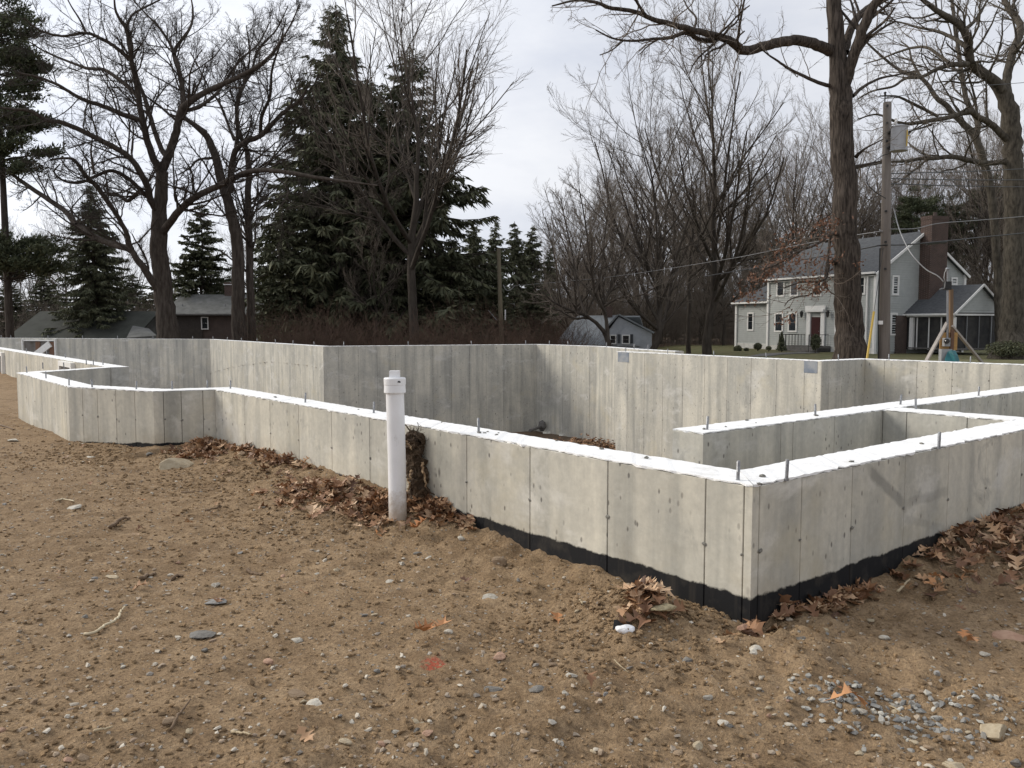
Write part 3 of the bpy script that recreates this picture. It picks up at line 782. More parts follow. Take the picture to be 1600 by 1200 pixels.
# the great bare oak on the left
k4 = lambda *p: sc_px(p, 3.2, 0, 0)
OAK_LV = [(1, 0.12, 0.80, 1.0, 0.36, 0.17, 0.06, 0.018, 0.5, 3.0), (6, 0.12, 0.70, 0.5, 0.55, 0.18, 0.04, 0.010), (6, 0.1, 0.65, 0.52, 0.6, 0.2, 0.03, 0.0068), (4, 0.1, 0.65, 0.55, 0.7, 0.22, 0.02, 0.0052)]
oak_limbs = [
    ([(262, 530), (260, 490), (254, 440), (250, 400), (248, 370), (249, 335), (252, 300), (254, 268)], [36, 29, 27, 26, 25, 22, 19, 17], 0.0),
    (k4((810, 850), (845, 770), (880, 660), (905, 560), (960, 500), (1050, 450), (1150, 405), (1240, 360), (1330, 300), (1380, 240), (1450, 130), (1500, 20)), [16, 14, 13, 11, 9, 7, 5, 3, 2], (0, -3)),
    (k4((910, 570), (915, 480), (890, 330), (870, 270), (900, 210), (950, 140), (965, 60), (950, -40)), [10, 9, 8, 7, 5, 4, 2], (0, 3)),
    (k4((870, 270), (840, 200), (780, 120), (720, 60), (640, -30)), [6, 5, 4, 3, 2], (1, 4)),
    (k4((905, 560), (1000, 530), (1080, 470), (1130, 400), (1200, 300), (1290, 220), (1350, 110)), [8, 6, 5, 4, 2], (0, 5)),
    (k4((800, 860), (760, 770), (725, 660), (700, 540), (680, 400), (655, 300), (655, 220), (630, 140), (580, 60), (570, -40)), [14, 12, 11, 10, 9, 8, 7, 6, 4, 2], (0, -4)),
    (k4((845, 800), (800, 730), (750, 580), (720, 480), (690, 400), (640, 210), (650, 90), (720, 40), (800, 0)), [10, 9, 8, 6, 5, 4, 3], (0, 4)),
    (k4((700, 600), (620, 575), (530, 535), (450, 510), (380, 480), (300, 430), (190, 385), (90, 365)), [9, 8, 7, 6, 5, 4, 2], (-2, -7)),
    (k4((690, 480), (600, 400), (520, 350), (430, 340), (350, 310), (230, 260), (140, 205)), [8, 7, 6, 5, 4, 2], (0, 4)),
    (k4((650, 300), (590, 245), (520, 200), (430, 165), (330, 180), (250, 170), (180, 140), (120, 90)), [7, 6, 5, 4, 3, 2], (-2, -5)),
    (k4((430, 165), (400, 100), (350, 20), (320, -50)), [4, 3, 2, 2], (-3, -4)),
    (k4((800, 1060), (755, 1005), (735, 930), (700, 860), (640, 780), (530, 715), (400, 650), (300, 610), (230, 600), (150, 555), (60, 545), (-60, 530)), [14, 12, 11, 10, 9, 8, 7, 6, 4, 3], (0, -6)),
    (k4((800, 1050), (745, 990), (700, 950), (650, 900), (570, 855), (500, 870), (440, 900), (380, 915), (310, 900), (270, 860), (300, 820)), [9, 8, 7, 6, 5, 4, 3, 2], (0, -5)),
    (k4((800, 1050), (745, 990), (700, 960), (640, 1005), (600, 980), (540, 970), (520, 930), (560, 900)), [10, 8, 7, 5, 3, 2], (0, 3)),
    (k4((470, 870), (455, 760), (460, 690), (430, 640)), [4, 3, 2, 2], (-5, -6)),
    ([(254, 465), (238, 440), (224, 418), (205, 390), (198, 365), (185, 340), (168, 315), (150, 290), (134, 275), (118, 252), (103, 247), (78, 250)], [15, 13, 12, 9, 8, 8, 8, 7, 6, 4, 3], (0, -5)),
    ([(205, 390), (180, 383), (150, 372), (119, 350), (103, 331), (72, 309), (34, 284), (12, 268), (-30, 245)], [13, 12, 12, 11, 10, 9, 8, 6, 4], (0, 6)),
    ([(119, 350), (113, 336), (111, 326)], [6, 5, 4], (2, 2.5)),
    ([(252, 366), (264, 350), (281, 328), (309, 306), (344, 289), (366, 278), (387, 269), (416, 266), (453, 270), (500, 278), (545, 284), (590, 290)], [15, 13, 12, 11, 10, 9, 8, 7, 6, 4, 2], (0, -7)),
    ([(425, 267), (450, 300), (430, 330), (400, 345)], [3, 2, 1.5], (-4, -6)),
]
drawn_tree('oak_tree', 'huge bare oak with long crooked spreading limbs behind the far end of the foundation', oak_limbs, 43, 'bark_oak', 'twig_dark', 3, OAK_LV)
twin_limbs = [
    ([(374, 535), (373, 480), (372, 420), (370, 372), (363, 340), (356, 312), (344, 275), (334, 237), (322, 212), (309, 200), (290, 187), (262, 178)], [24, 20, 19, 18, 16, 15, 13, 11, 8, 5, 3], 0.0),
    (k4((1150, 960), (1155, 870), (1175, 760), (1230, 710), (1300, 680), (1360, 620), (1420, 560), (1500, 500), (1540, 430)), [13, 11, 10, 9, 8, 7, 5, 3], (0, -3)),
    (k4((1180, 760), (1190, 650), (1185, 540), (1210, 440), (1260, 350), (1290, 250), (1380, 150), (1440, 30)), [8, 7, 6, 5, 4, 3, 2], (0, 3)),
    (k4((1300, 680), (1310, 580), (1350, 480), (1360, 350), (1400, 220), (1430, 90)), [7, 6, 5, 4, 3, 2], (-1, -4)),
    (k4((1030, 660), (960, 610), (880, 560), (800, 540)), [6, 5, 3, 2], (0, 3)),
    (k4((1060, 790), (990, 800), (950, 840), (890, 875)), [5, 4, 3, 2], (0, -2)),
    (k4((1170, 700), (1100, 520), (1050, 450), (990, 330), (950, 260)), [5, 4, 3, 2], (0, 4)),
    ([(394, 535), (391, 440), (389, 372), (387, 312), (389, 265), (384, 231), (375, 212), (370, 187), (372, 150), (381, 131), (390, 90), (385, 40)], [16, 14, 13, 12, 11, 9, 8, 7, 6, 5, 3, 2], (0.6, 2)),
    (k4((1245, 1080), (1330, 1020), (1400, 990), (1450, 960)), [4, 3, 2], (0.6, 3)),
    (k4((1245, 900), (1330, 830), (1430, 720), (1500, 700)), [4, 3, 2], (0.6, -2)),
]
drawn_tree('twin_trunk_oak', 'bare tree with two dark trunks rising beside the brick house', twin_limbs, 46, 'bark_oak', 'twig_dark', 5, [(1, 0.12, 0.75, 1.0, 0.36, 0.13, 0.05, 0.018, 0.42, 3.4), (6, 0.12, 0.65, 0.52, 0.55, 0.16, 0.04, 0.010), (6, 0.1, 0.62, 0.5, 0.6, 0.18, 0.03, 0.007), (3, 0.1, 0.6, 0.55, 0.7, 0.2, 0.02, 0.0055)])
# the big furrowed trunk in front of the grey house
k6 = lambda *p: sc_px(p, 3.2, 800, 0)
k7 = lambda *p: sc_px(p, 4.0, 1200, 0)
near_limbs = [
    ([(1331, 572), (1328, 530), (1325, 480), (1322, 400), (1319, 300), (1315, 200), (1313, 150), (1310, 110), (1307, 60), (1302, 0), (1297, -80)], [58, 44, 41, 39, 36, 34, 34, 27, 24, 22, 18], 0.0),
    (k7((470, 560), (505, 440), (540, 340), (585, 210), (640, 70), (690, 0), (740, -60)), [24, 20, 19, 18, 17, 14, 12], (0, -1)),
    (k7((480, 330), (500, 240), (540, 140), (580, 90), (640, 40), (700, 0), (780, -40)), [15, 14, 14, 12, 10, 8], (0, 2)),
    (k6((1590, 255), (1530, 225), (1430, 200), (1330, 215), (1250, 235), (1160, 255), (1120, 225), (1080, 200), (1020, 180), (960, 165), (830, 130), (700, 95), (620, 60), (494, 40), (430, 15), (330, 0), (200, 30)), [20, 18, 17, 16, 15, 14, 12, 11, 9, 7, 6, 5, 4, 2], (0, -5)),
    (k6((1010, 200), (940, 200), (870, 165), (790, 190), (700, 195), (600, 205), (500, 190), (420, 150)), [9, 7, 5, 4, 3, 2], (-2, -5)),
    (k6((680, 90), (650, 50), (610, -10), (560, -60)), [5, 4, 3], (-4, -5)),
    (k6((740, 190), (680, 230), (640, 270)), [3, 2, 1.5], (-3, -4)),
    (k6((560, 200), (500, 250), (440, 275)), [2.5, 2, 1.5], (-4, -5)),
    (k6((910, 150), (920, 90), (880, 40), (850, -20)), [4, 3, 2], (-3, -2)),
    (k7((380, 535), (300, 510), (150, 440), (60, 380), (0, 340), (-60, 290)), [7, 6, 4, 3, 2], (0, -2)),
    ([(1311, 368), (1299, 366), (1275, 382), (1245, 394), (1220, 410), (1196, 420)], [7, 5, 4, 3, 2], (0, -2)),
    ([(1309, 412), (1296, 410), (1292, 432), (1280, 440), (1252, 441), (1225, 450)], [8, 6, 4, 3, 2], (0, -1.5)),
    ([(1298, 368), (1294, 400), (1289, 440), (1296, 455), (1304, 460)], [5, 5, 4, 3, 2], (-.3, -1)),
    ([(1262, 462), (1245, 464), (1232, 470), (1226, 478)], [3, 2, 1.5], (-1, -1.5)),
    ([(1289, 440), (1278, 452), (1262, 462)], [3, 3, 2], (-.6, -1)),
    (k7((530, 600), (600, 540), (700, 490), (800, 470), (880, 450), (960, 440)), [7, 5, 4, 3, 2], (0, 3)),
    (k7((550, 980), (590, 940), (640, 910), (720, 870)), [7, 4, 3, 2], (0, -1)),
    (k7((520, 1050), (600, 1030), (690, 1010), (760, 990)), [8, 5, 3, 2], (0, 1)),
]
NEAR_LV = [(1, 0.2, 0.85, 1.0, 0.38, 0.17, 0.05, 0.011, 0.5, 2.0), (4, 0.12, 0.7, 0.5, 0.55, 0.2, 0.03, 0.006), (6, 0.1, 0.65, 0.5, 0.6, 0.2, 0.02, 0.0038)]
near = drawn_tree('furrowed_oak', 'tall bare oak with thick furrowed brown trunk and one limb reaching far over the sky', near_limbs, 27, 'bark_brown', 'twig', 8, NEAR_LV, sides=16)
# stubs and the russet leaves it still carries low on the trunk
def leaf_cloud(centres, spread, n, size, rng, origin):
    c = np.asarray(centres)[rng.integers(0, len(centres), n)] + rng.normal(0, 1, (n, 3)) * np.asarray(spread)
    a = unit(rng.normal(0, 1, (n, 3))); b = unit(np.cross(a, rng.normal(0, 1, (n, 3))))
    l = (size * rng.uniform(0.6, 1.3, n))[:, None]
    V = np.stack([c - a * l, c - b * l * 0.45, c + a * l, c + b * l * 0.45], 1).reshape(-1, 3) - np.asarray(origin)
    return raw_mesh('dead_leaves', V, np.arange(4 * n).reshape(-1, 4), None, [M['russet']])
lc = [at(u, v, 27 + rnd.uniform(-2.5, .6)) for u, v in [(1285, 345), (1270, 352), (1296, 350), (1247, 362), (1238, 368), (1228, 385), (1232, 378), (1225, 392), (1218, 405), (1212, 410), (1240, 400), (1252, 408), (1262, 412), (1277, 405), (1287, 398), (1300, 405), (1245, 420), (1226, 418), (1205, 412), (1196, 420), (1212, 425), (1232, 425), (1290, 418), (1262, 440), (1277, 445), (1285, 448), (1258, 452), (1180, 433), (1172, 438), (1190, 436), (1205, 432), (1170, 462), (1162, 468), (1178, 460), (1275, 460), (1230, 497), (1229, 503), (1336, 412), (1300, 350), (1290, 372), (1270, 425), (1251, 445)]]
o = bpy.data.objects.new('dead_leaves', leaf_cloud(lc, (0.17, 0.3, 0.13), 1250, 0.062, np.random.default_rng(4), near.location)); C.objects.link(o); o.parent = near; kind(o, 'stuff')
# the grey oak at the right edge, and the pale leaning tree before it
right_limbs = [
    ([(1579, 556), (1580, 530), (1582, 470), (1584, 400), (1585, 320), (1584, 260), (1581, 215), (1577, 180), (1570, 152), (1558, 132), (1538, 115), (1524, 103)], [62, 36, 31, 29, 28, 27, 27, 26, 22, 18, 14, 10], 0.0),
    (k7((1500, 630), (1430, 520), (1300, 430), (1262, 380), (1255, 300), (1250, 240), (1200, 160), (1130, 110), (1060, 70), (970, 0), (900, -60)), [18, 17, 15, 14, 14, 13, 11, 9, 7, 6], (0, -4)),
    (k7((1250, 400), (1150, 405), (1060, 430), (960, 480), (860, 490), (780, 540), (650, 570), (560, 620)), [9, 8, 6, 5, 4, 3, 2], (-2, -6)),
    (k7((1250, 300), (1180, 250), (1120, 220), (1040, 190), (930, 170), (830, 140), (740, 130)), [8, 7, 6, 5, 4, 3, 2], (-2, 2)),
    (k7((1130, 390), (1000, 300), (900, 300), (800, 330), (700, 370), (600, 400)), [5, 5, 4, 3, 2], (-3, 3)),
    (k7((1240, 180), (1300, 120), (1340, 60), (1380, -20)), [7, 5, 4, 3], (-2, 1)),
    (k7((1500, 610), (1490, 500), (1530, 330), (1575, 200), (1560, 120), (1500, 50), (1470, -30)), [16, 15, 14, 12, 11, 9], (0, 3)),
    (k7((1540, 330), (1600, 260), (1680, 200)), [8, 6, 4], (0, -2)),
    (k7((1500, 880), (1400, 780), (1330, 740), (1250, 695), (1180, 720), (1100, 740), (1000, 755), (880, 775), (800, 760), (680, 715), (560, 745)), [12, 11, 10, 9, 8, 7, 6, 5, 3, 2], (0, -6)),
    (k7((1060, 725), (950, 670), (850, 620), (790, 600), (700, 600)), [5, 5, 4, 3, 2], (-3, -6)),
    (k7((1490, 1010), (1350, 1020), (1250, 1000), (1150, 980), (1030, 990), (950, 990), (880, 1005), (800, 1010), (700, 1020), (550, 1055)), [10, 9, 9, 8, 7, 6, 5, 4, 3, 2], (0, -6)),
    (k7((1020, 780), (960, 800), (880, 820)), [4, 3, 2], (-3, -5)),
    ([(1592, 300), (1610, 270), (1640, 250)], [9, 7, 5], (0, 2)),
]
drawn_tree('grey_oak', 'large grey barked bare oak with mossy limbs beside the screened porch', right_limbs, 50, 'bark_grey', 'twig', 9, [(1, 0.12, 0.85, 1.0, 0.4, 0.16, 0.05, 0.016, 0.6, 3.4), (5, 0.12, 0.7, 0.5, 0.55, 0.2, 0.03, 0.010), (6, 0.1, 0.65, 0.5, 0.6, 0.2, 0.02, 0.0065)], sides=14)
lean_limbs = [
    ([(1562, 540), (1560, 470), (1557, 400), (1550, 310), (1540, 265), (1532, 237), (1522, 212), (1505, 193), (1487, 175), (1476, 162), (1465, 155), (1440, 122), (1407, 110), (1380, 90), (1355, 67)], [13, 12, 12, 12, 11, 10, 9, 8, 7, 5, 4, 3], 0.0),
    (k7((1300, 860), (1310, 760), (1250, 650), (1215, 500), (1195, 350), (1170, 150), (1150, 0), (1130, -80)), [11, 10, 9, 8, 7, 5, 4], (0, 3)),
    (k7((1310, 740), (1290, 600), (1255, 480), (1240, 430)), [5, 4, 3, 2], (0, -2)),
    (k7((960, 490), (900, 380), (880, 300), (830, 260)), [5, 4, 3, 2], (0, 2)),
]
drawn_tree('leaning_tree', 'slender pale grey tree leaning towards the utility pole before the grey oak', lean_limbs, 56, 'bark_grey', 'twig', 12, [(1, 0.1, 0.8, 1.0, 0.55, 0.16, 0.06, 0.016, 1.0, 3.0), (4, 0.15, 0.7, 0.5, 0.6, 0.22, 0.03, 0.01), (5, 0.15, 0.7, 0.5, 0.6, 0.25, 0.02, 0.007)])

# vase shaped bare trees: a few kinds, then copies of them
def vase_wood(seed, H, fork, spread, n1, lv, r0, lean=0.0, stems=1, splay=0.0):
    rng = np.random.default_rng(seed); W = Wood()
    P0, R0, L0 = [], [], []
    for s_ in range(stems):
        a = s_ * 2 * math.pi / stems + rng.random()
        tp = np.array([math.cos(a) * splay, math.sin(a) * splay, 1.0])
        pts = [np.zeros(3), tp * fork * 0.5, tp * fork * np.array([1.25, 1.25, 1]) + rng.normal(0, 0.15, 3), np.array([tp[0] * fork * 2.0 + rng.normal(0, .5), tp[1] * fork * 2.0 + rng.normal(0, .5), H * 0.62]), np.array([tp[0] * fork * 2.5 + rng.normal(0, .8), tp[1] * fork * 2.5 + rng.normal(0, .8), H * 0.98])]
        P, R, L = smooth_line(pts, [r0 * 1.15, r0 * 0.9, r0 * 0.8, r0 * 0.36, r0 * 0.06], 20)
        P[1:] += rng.normal(0, 0.05, P[1:].shape); W.trunk(P[None], R[None], 8)
        P0.append(P[::1]); R0.append(R); L0.append(L)
    P0 = np.array(P0); R0 = np.array(R0)
    p, d, l, r = shoots(P0, R0, n1, fork / H * 0.8, 0.80, spread / H * 1.0, 0.62, rng, np.array(L0), 0.97)
    P, R = grow(p, d, l, np.clip(r, 0.03, r0 * 0.5), 8, 0.055, 0.09, 0.3, rng)
    W.trunk(P, R, 5)
    twigs(W, P, R, l, rng, lv)
    return W
VLV = [(9, 0.12, 0.50, 0.46, 0.55, 0.08, 0.07, 0.013), (8, 0.1, 0.5, 0.48, 0.6, 0.10, 0.05, 0.0085), (5, 0.1, 0.5, 0.5, 0.7, 0.13, 0.03, 0.006)]
protos = {}
def vase_tree(key, name, label, u, Y, scale, rot, group=None, zs=None, bark='bark_mid', twig='twig'):
    if key not in protos:
        seed, H, fork, spread, n1, r0, stems, splay = KINDS[key]
        W = vase_wood(seed, H, fork, spread, n1, VLV, r0, 0, stems, splay)
        protos[key] = (raw_mesh('trunk', np.concatenate(W.tv), np.concatenate(W.tq), None, [M[bark]], True), raw_mesh('crown', np.concatenate(W.cv), np.concatenate(W.cq), None, [M[twig]], True))
    x = (u - 800) / F * Y
    root = thing(name, label, 'tree', (x, Y, float(base_h(x, Y)) - 0.1), group)
    root.rotation_euler = (0, 0, rot); root.scale = (scale, scale, zs or scale)
    for nme, me in zip(('trunk', 'crown'), protos[key]):
        o = bpy.data.objects.new(nme, me); C.objects.link(o); o.parent = root
    return root
KINDS = {  # seed, height, fork height, spread, limbs, trunk radius, stems, splay
    'maple': (21, 20.0, 4.2, 11.5, 21, 0.30, 1, 0.0),
    'maple_wide': (22, 18.0, 3.0, 12.5, 21, 0.30, 1, 0.0),
    'multi': (23, 15.0, 1.6, 8.5, 12, 0.20, 3, 0.28),
    'tall': (25, 25.0, 9.0, 14.0, 24, 0.34, 1, 0.0),
    'slim': (24, 19.0, 6.5, 6.5, 16, 0.19, 1, 0.0),
}
vase_tree('maple', 'maple_tree', 'tall bare maple whose fan of fine upright branches tops the centre group', 1105, 62, 1.12, 0.4)
vase_tree('maple_wide', 'maple_tree', 'wide bare maple leaning out over the small white house', 1022, 58, 0.95, 2.0)
splay_limbs = [
    ([(951, 541), (949, 530), (944, 518)], [9, 9, 8], 0.0),
    ([(946, 522), (932, 505), (916, 494), (903, 488), (885, 482), (862, 470), (848, 455)], [8, 7, 6, 5, 4, 3, 2], (0, -2)),
    ([(916, 494), (907, 470), (901, 440), (895, 400), (884, 350), (876, 310)], [5, 5, 4, 3, 2.5, 1.5], (-1, 2)),
    ([(903, 488), (888, 460), (872, 425), (862, 380), (852, 340)], [4, 3.5, 3, 2, 1.5], (-1, -3)),
    ([(950, 530), (948, 505), (944, 478), (950, 458), (962, 430), (972, 390), (985, 340)], [8, 7, 6, 5, 4, 3, 2], (0, 2)),
    ([(946, 490), (931, 460), (925, 430), (920, 390), (914, 345), (905, 295)], [6, 5, 4, 3, 2.5, 1.5], (0, -3)),
    ([(930, 458), (940, 420), (945, 370), (950, 320), (948, 280)], [4, 3.5, 3, 2, 1.5], (-1, 1)),
    ([(944, 478), (970, 465), (1000, 462), (1022, 450)], [4, 3, 2, 1.5], (0, -2)),
]
drawn_tree('maple_tree', 'low bare tree with splayed dark stems in front of the small white house', splay_limbs, 52, 'bark_mid', 'twig', 33, [(1, 0.2, 0.7, 1.0, 0.62, 0.13, 0.09, 0.014, 0.42, 3.0), (6, 0.12, 0.6, 0.5, 0.6, 0.16, 0.06, 0.010), (6, 0.12, 0.6, 0.5, 0.6, 0.18, 0.04, 0.007)], sides=8)
vase_tree('slim', 'maple_tree', 'thin bare tree with straight trunk just left of the grey house', 1076, 66, 0.95, 3.0)
vase_tree('tall', 'maple_tree', 'tall bare tree with wide fan of fine twigs standing before the dark spruces', 646, 57, 1.08, 4.2, zs=1.02)
vase_tree('slim', 'maple_tree', 'thin pale bare stem in the dark gap left of the tall fan shaped bare tree', 586, 60, 0.72, 1.4)
vase_tree('slim', 'maple_tree', 'thin pale bare stem before the darkest part of the spruces', 538, 62, 0.55, 2.4)
vase_tree('maple_wide', 'maple_tree', 'bare tree filling the gap between small white house and spruce row', 905, 78, 0.80, 5.0)
vase_tree('maple', 'maple_tree', 'bare tree rising over the roof of the grey house', 1228, 92, 1.05, 0.9)
wood_grp = 'bare trees of the wood behind the houses'
for k_, (u, Y, s, key) in enumerate([(985, 96, 1.0, 'maple_wide'), (1055, 104, 1.15, 'maple'), (1150, 98, 1.0, 'maple_wide'), (1185, 110, 1.12, 'slim'), (1270, 104, 1.05, 'maple_wide'), (1300, 118, 1.3, 'maple'), (1350, 100, 1.0, 'multi'), (1395, 112, 1.15, 'maple'), (1440, 98, 1.0, 'maple_wide'), (1490, 106, 1.2, 'slim'), (1530, 95, 1.05, 'maple'), (1565, 110, 1.2, 'maple_wide'), (1610, 98, 1.1, 'slim'), (1660, 104, 1.2, 'maple'), (870, 112, 0.85, 'multi'), (930, 120, 1.0, 'maple'), (60, 110, 0.75, 'maple_wide'), (200, 118, 0.8, 'maple_wide'), (330, 120, 0.7, 'maple'), (-60, 100, 0.8, 'maple'), (445, 118, 0.7, 'slim'), (1095, 84, 0.85, 'multi'), (1130, 80, 0.7, 'slim'), (1000, 82, 0.75, 'multi'), (960, 90, 0.9, 'maple'), (1030, 88, 0.95, 'maple'), (1080, 120, 1.2, 'maple_wide'), (1120, 112, 1.1, 'maple'), (1170, 86, 0.8, 'multi'), (1210, 118, 1.2, 'maple_wide'), (1245, 100, 1.05, 'maple'), (1320, 108, 1.2, 'maple_wide'), (1375, 122, 1.3, 'maple'), (1415, 104, 1.1, 'multi'), (1460, 118, 1.3, 'maple'), (1510, 100, 1.15, 'maple_wide'), (1550, 122, 1.4, 'maple'), (1590, 108, 1.2, 'maple_wide'), (840, 105, 0.7, 'multi'), (880, 98, 0.72, 'maple_wide'), (910, 106, 0.85, 'maple'), (15, 125, 0.8, 'maple'), (110, 130, 0.8, 'maple'), (270, 128, 0.75, 'multi'), (410, 125, 0.8, 'maple_wide'), (-130, 96, 0.9, 'maple_wide'), (-210, 104, 1.0, 'maple'), (-300, 92, 0.9, 'slim'), (-390, 100, 1.0, 'maple_wide'), (1730, 96, 1.1, 'maple_wide'), (1810, 104, 1.2, 'maple'), (1900, 98, 1.0, 'maple_wide')]):
    vase_tree(key, 'woodland_tree', 'bare grey brown tree in the wood beyond the houses', u, Y, s * rnd.uniform(.92, 1.08), rnd.uniform(0, 6.28), wood_grp)

# conifers
def conifer_meshes(seed, H, Rm, nb, per, kind_='spruce', bare=0.05, trunk_r=0.3):
    rng = np.random.default_rng(seed); W = Wood()
    tp = np.array([[0, 0, 0], [rng.normal(0, .1), rng.normal(0, .1), H * .4], [rng.normal(0, .15), rng.normal(0, .15), H * .75], [0, 0, H]])
    P, R, _ = smooth_line(tp, [trunk_r, trunk_r * .75, trunk_r * .38, .03], 14); W.trunk(P[None], R[None], 8)
    if kind_ == 'pine':
        nw = max(6, nb // 7); hw = np.sort(bare + (0.985 - bare) * rng.random(nw)); h = np.repeat(hw, 7)[:nb] + rng.normal(0, .006, min(nb, nw * 7)); h = np.clip(h, bare, 0.985)
    else: h = bare + (0.985 - bare) * rng.random(nb) ** 0.9
    nb = len(h)
    if kind_ == 'pine': prof = (1 - h) ** 0.45 * np.clip(0.45 + h, 0, 1) * rng.uniform(0.55, 1.1, nb)
    elif kind_ == 'hemlock': prof = (1 - h) ** 0.75 * rng.uniform(0.6, 1.1, nb)
    else: prof = (1 - h) ** 0.82 * rng.uniform(0.5, 1.2, nb)
    L = Rm * prof + 0.25
    az = rng.uniform(0, 2 * math.pi, nb)
    el = {'pine': rng.normal(0.14, .10, nb), 'spruce': rng.normal(-0.10, .20, nb) + 0.55 * h ** 3, 'hemlock': rng.normal(0.05, .15, nb) + 0.4 * h ** 2}[kind_]
    D = np.stack([np.cos(az) * np.cos(el), np.sin(az) * np.cos(el), np.sin(el)], 1)
    P0 = np.stack([np.interp(h * H, P[:, 2], P[:, 0]), np.interp(h * H, P[:, 2], P[:, 1]), h * H], 1)
    K = 5
    Pb = np.empty((nb, K + 1, 3)); Pb[:, 0] = P0; d = D.copy()
    for k in range(K):
        d = unit(d + rng.normal(0, 0.05, (nb, 3)) + np.array([0, 0, {'spruce': -0.10 if k < 3 else 0.16, 'pine': 0.04, 'hemlock': -0.05}[kind_]]))
        Pb[:, k + 1] = Pb[:, k] + d * (L / K)[:, None]
    Rb = (0.012 + 0.011 * L)[:, None] * np.linspace(1, .3, K + 1)[None]
    W.trunk(Pb, Rb, 4)
    # needle sprays
    cnt = np.maximum(8, (per * L / Rm * 1.6).astype(int)); bi = np.repeat(np.arange(nb), cnt); n = len(bi)
    f = np.clip(rng.uniform(0.45, 1.02, n) ** 0.8 if kind_ == 'pine' else rng.uniform(0.12, 1.0, n), 0, 0.999)
    x = f * K; i = x.astype(int); w = (x - i)[:, None]
    A = Pb[bi, i]; B = Pb[bi, i + 1]; pos = A * (1 - w) + B * w; tan = unit(B - A)
    side = unit(np.cross(tan, np.array([0, 0, 1.0]))) * rng.choice([-1, 1], n)[:, None]
    down = np.array([0, 0, -1.0])
    if kind_ == 'spruce': dirv = unit(tan * rng.uniform(.2, .8, (n, 1)) + side * rng.uniform(0, .8, (n, 1)) + down * rng.uniform(.25, 1.1, (n, 1)) + rng.normal(0, .15, (n, 3))); ln = rng.uniform(.30, .95, n); wd = rng.uniform(.05, .11, n)
    elif kind_ == 'hemlock': dirv = unit(tan * rng.uniform(.3, 1, (n, 1)) + side * rng.uniform(.1, 1, (n, 1)) + down * rng.uniform(-.1, .5, (n, 1)) + rng.normal(0, .2, (n, 3))); ln = rng.uniform(.25, .6, n); wd = rng.uniform(.06, .13, n)
    else:
        pos = pos + rng.normal(0, 1, (n, 3)) * np.array([.32, .32, .12]); dirv = unit(tan * rng.uniform(0, .9, (n, 1)) + rng.normal(0, .55, (n, 3)) * np.array([1, 1, .55]) + np.array([0, 0, .22])); ln = rng.uniform(.22, .5, n); wd = rng.uniform(.03, .075, n)
    bsc = (0.38 + 0.62 * np.clip(L[bi] / (Rm * .5), 0, 1)); wd = wd * bsc; ln = ln * bsc
    nrm = unit(np.cross(dirv, rng.normal(0, 1, (n, 3))))
    V = np.stack([pos, pos + dirv * (ln * .4)[:, None] + nrm * wd[:, None], pos + dirv * ln[:, None], pos + dirv * (ln * .4)[:, None] - nrm * wd[:, None]], 1).reshape(-1, 3)
    needle = raw_mesh('crown', V, np.arange(4 * n).reshape(-1, 4), None, [M['needles_pine' if kind_ == 'pine' else 'needles']])
    return raw_mesh('trunk', np.concatenate(W.tv), np.concatenate(W.tq), None, [M['bark_oak']], True), needle
CON = {'spruce': (41, 27, 7.2, 620, 125, 'spruce', .03, .38), 'spruce_b': (42, 23, 7.2, 430, 100, 'spruce', .04, .33), 'hemlock': (43, 14, 4.6, 300, 85, 'hemlock', .02, .2), 'row': (44, 16, 2.6, 260, 60, 'spruce', .03, .2), 'pine': (45, 26, 6.4, 190, 300, 'pine', .20, .33)}
cprotos = {}
def conifer(key, name, label, u, Y, scale, rot, group=None, zs=None, cat='tree'):
    if key not in cprotos: cprotos[key] = conifer_meshes(*CON[key])
    x = (u - 800) / F * Y
    root = thing(name, label, cat, (x, Y, float(base_h(x, Y)) - 0.15), group)
    root.rotation_euler = (0, 0, rot); root.scale = (scale, scale, zs or scale)
    for nme, me in zip(('trunk', 'crown'), cprotos[key]):
        o = bpy.data.objects.new(nme, me); C.objects.link(o); o.parent = root
    return root
def top_scale(key, v, Y, u):
    x = (u - 800) / F * Y
    return (float(at(u, v, Y)[2]) - float(base_h(x, Y)) + .15) / CON[key][1]
def conifer_to(key, name, label, u, vtop, Y, rot, wide=1.0, group=None):
    zs = top_scale(key, vtop, Y, u)
    return conifer(key, name, label, u, Y, zs * wide, rot, group, zs)
conifer_to('spruce', 'spruce_tree', 'tallest dark spruce with drooping boughs, its pointed top reaching the upper sky', 533, 3, 66, 0.3, 1.18)
conifer_to('spruce_b', 'spruce_tree', 'broad dark spruce with drooping boughs behind the tall fan shaped bare tree', 645, 70, 66, 1.9, 1.25)
conifer_to('spruce', 'spruce_tree', 'dark pyramid spruce behind the lower limbs of the huge oak', 150, 286, 68, 4.0, 1.12)
conifer_to('hemlock', 'hemlock_tree', 'loose grey green evergreen above the brick house roof', 318, 318, 84, 2.2, 0.95)
conifer_to('hemlock', 'hemlock_tree', 'bushy evergreen filling the left foot of the tallest spruce', 455, 300, 62, 5.2, 0.95)
conifer_to('spruce_b', 'spruce_tree', 'dark spruce filling the space between the tallest spruce and the tall fan shaped bare tree', 585, 120, 72, 0.7, 1.25)
conifer_to('hemlock', 'hemlock_tree', 'low dense evergreen left of the second utility pole', 705, 372, 64, 3.3, 1.1)
conifer_to('hemlock', 'hemlock_tree', 'dense evergreen behind the second utility pole', 770, 420, 66, 0.6, 1.3)
conifer_to('hemlock', 'hemlock_tree', 'dark low evergreen left of the red brush', 835, 425, 72, 1.6, 1.2)
conifer_to('hemlock', 'hemlock_tree', 'dark evergreen low in the gap below the two spruces', 580, 380, 72, 4.4, 1.3)
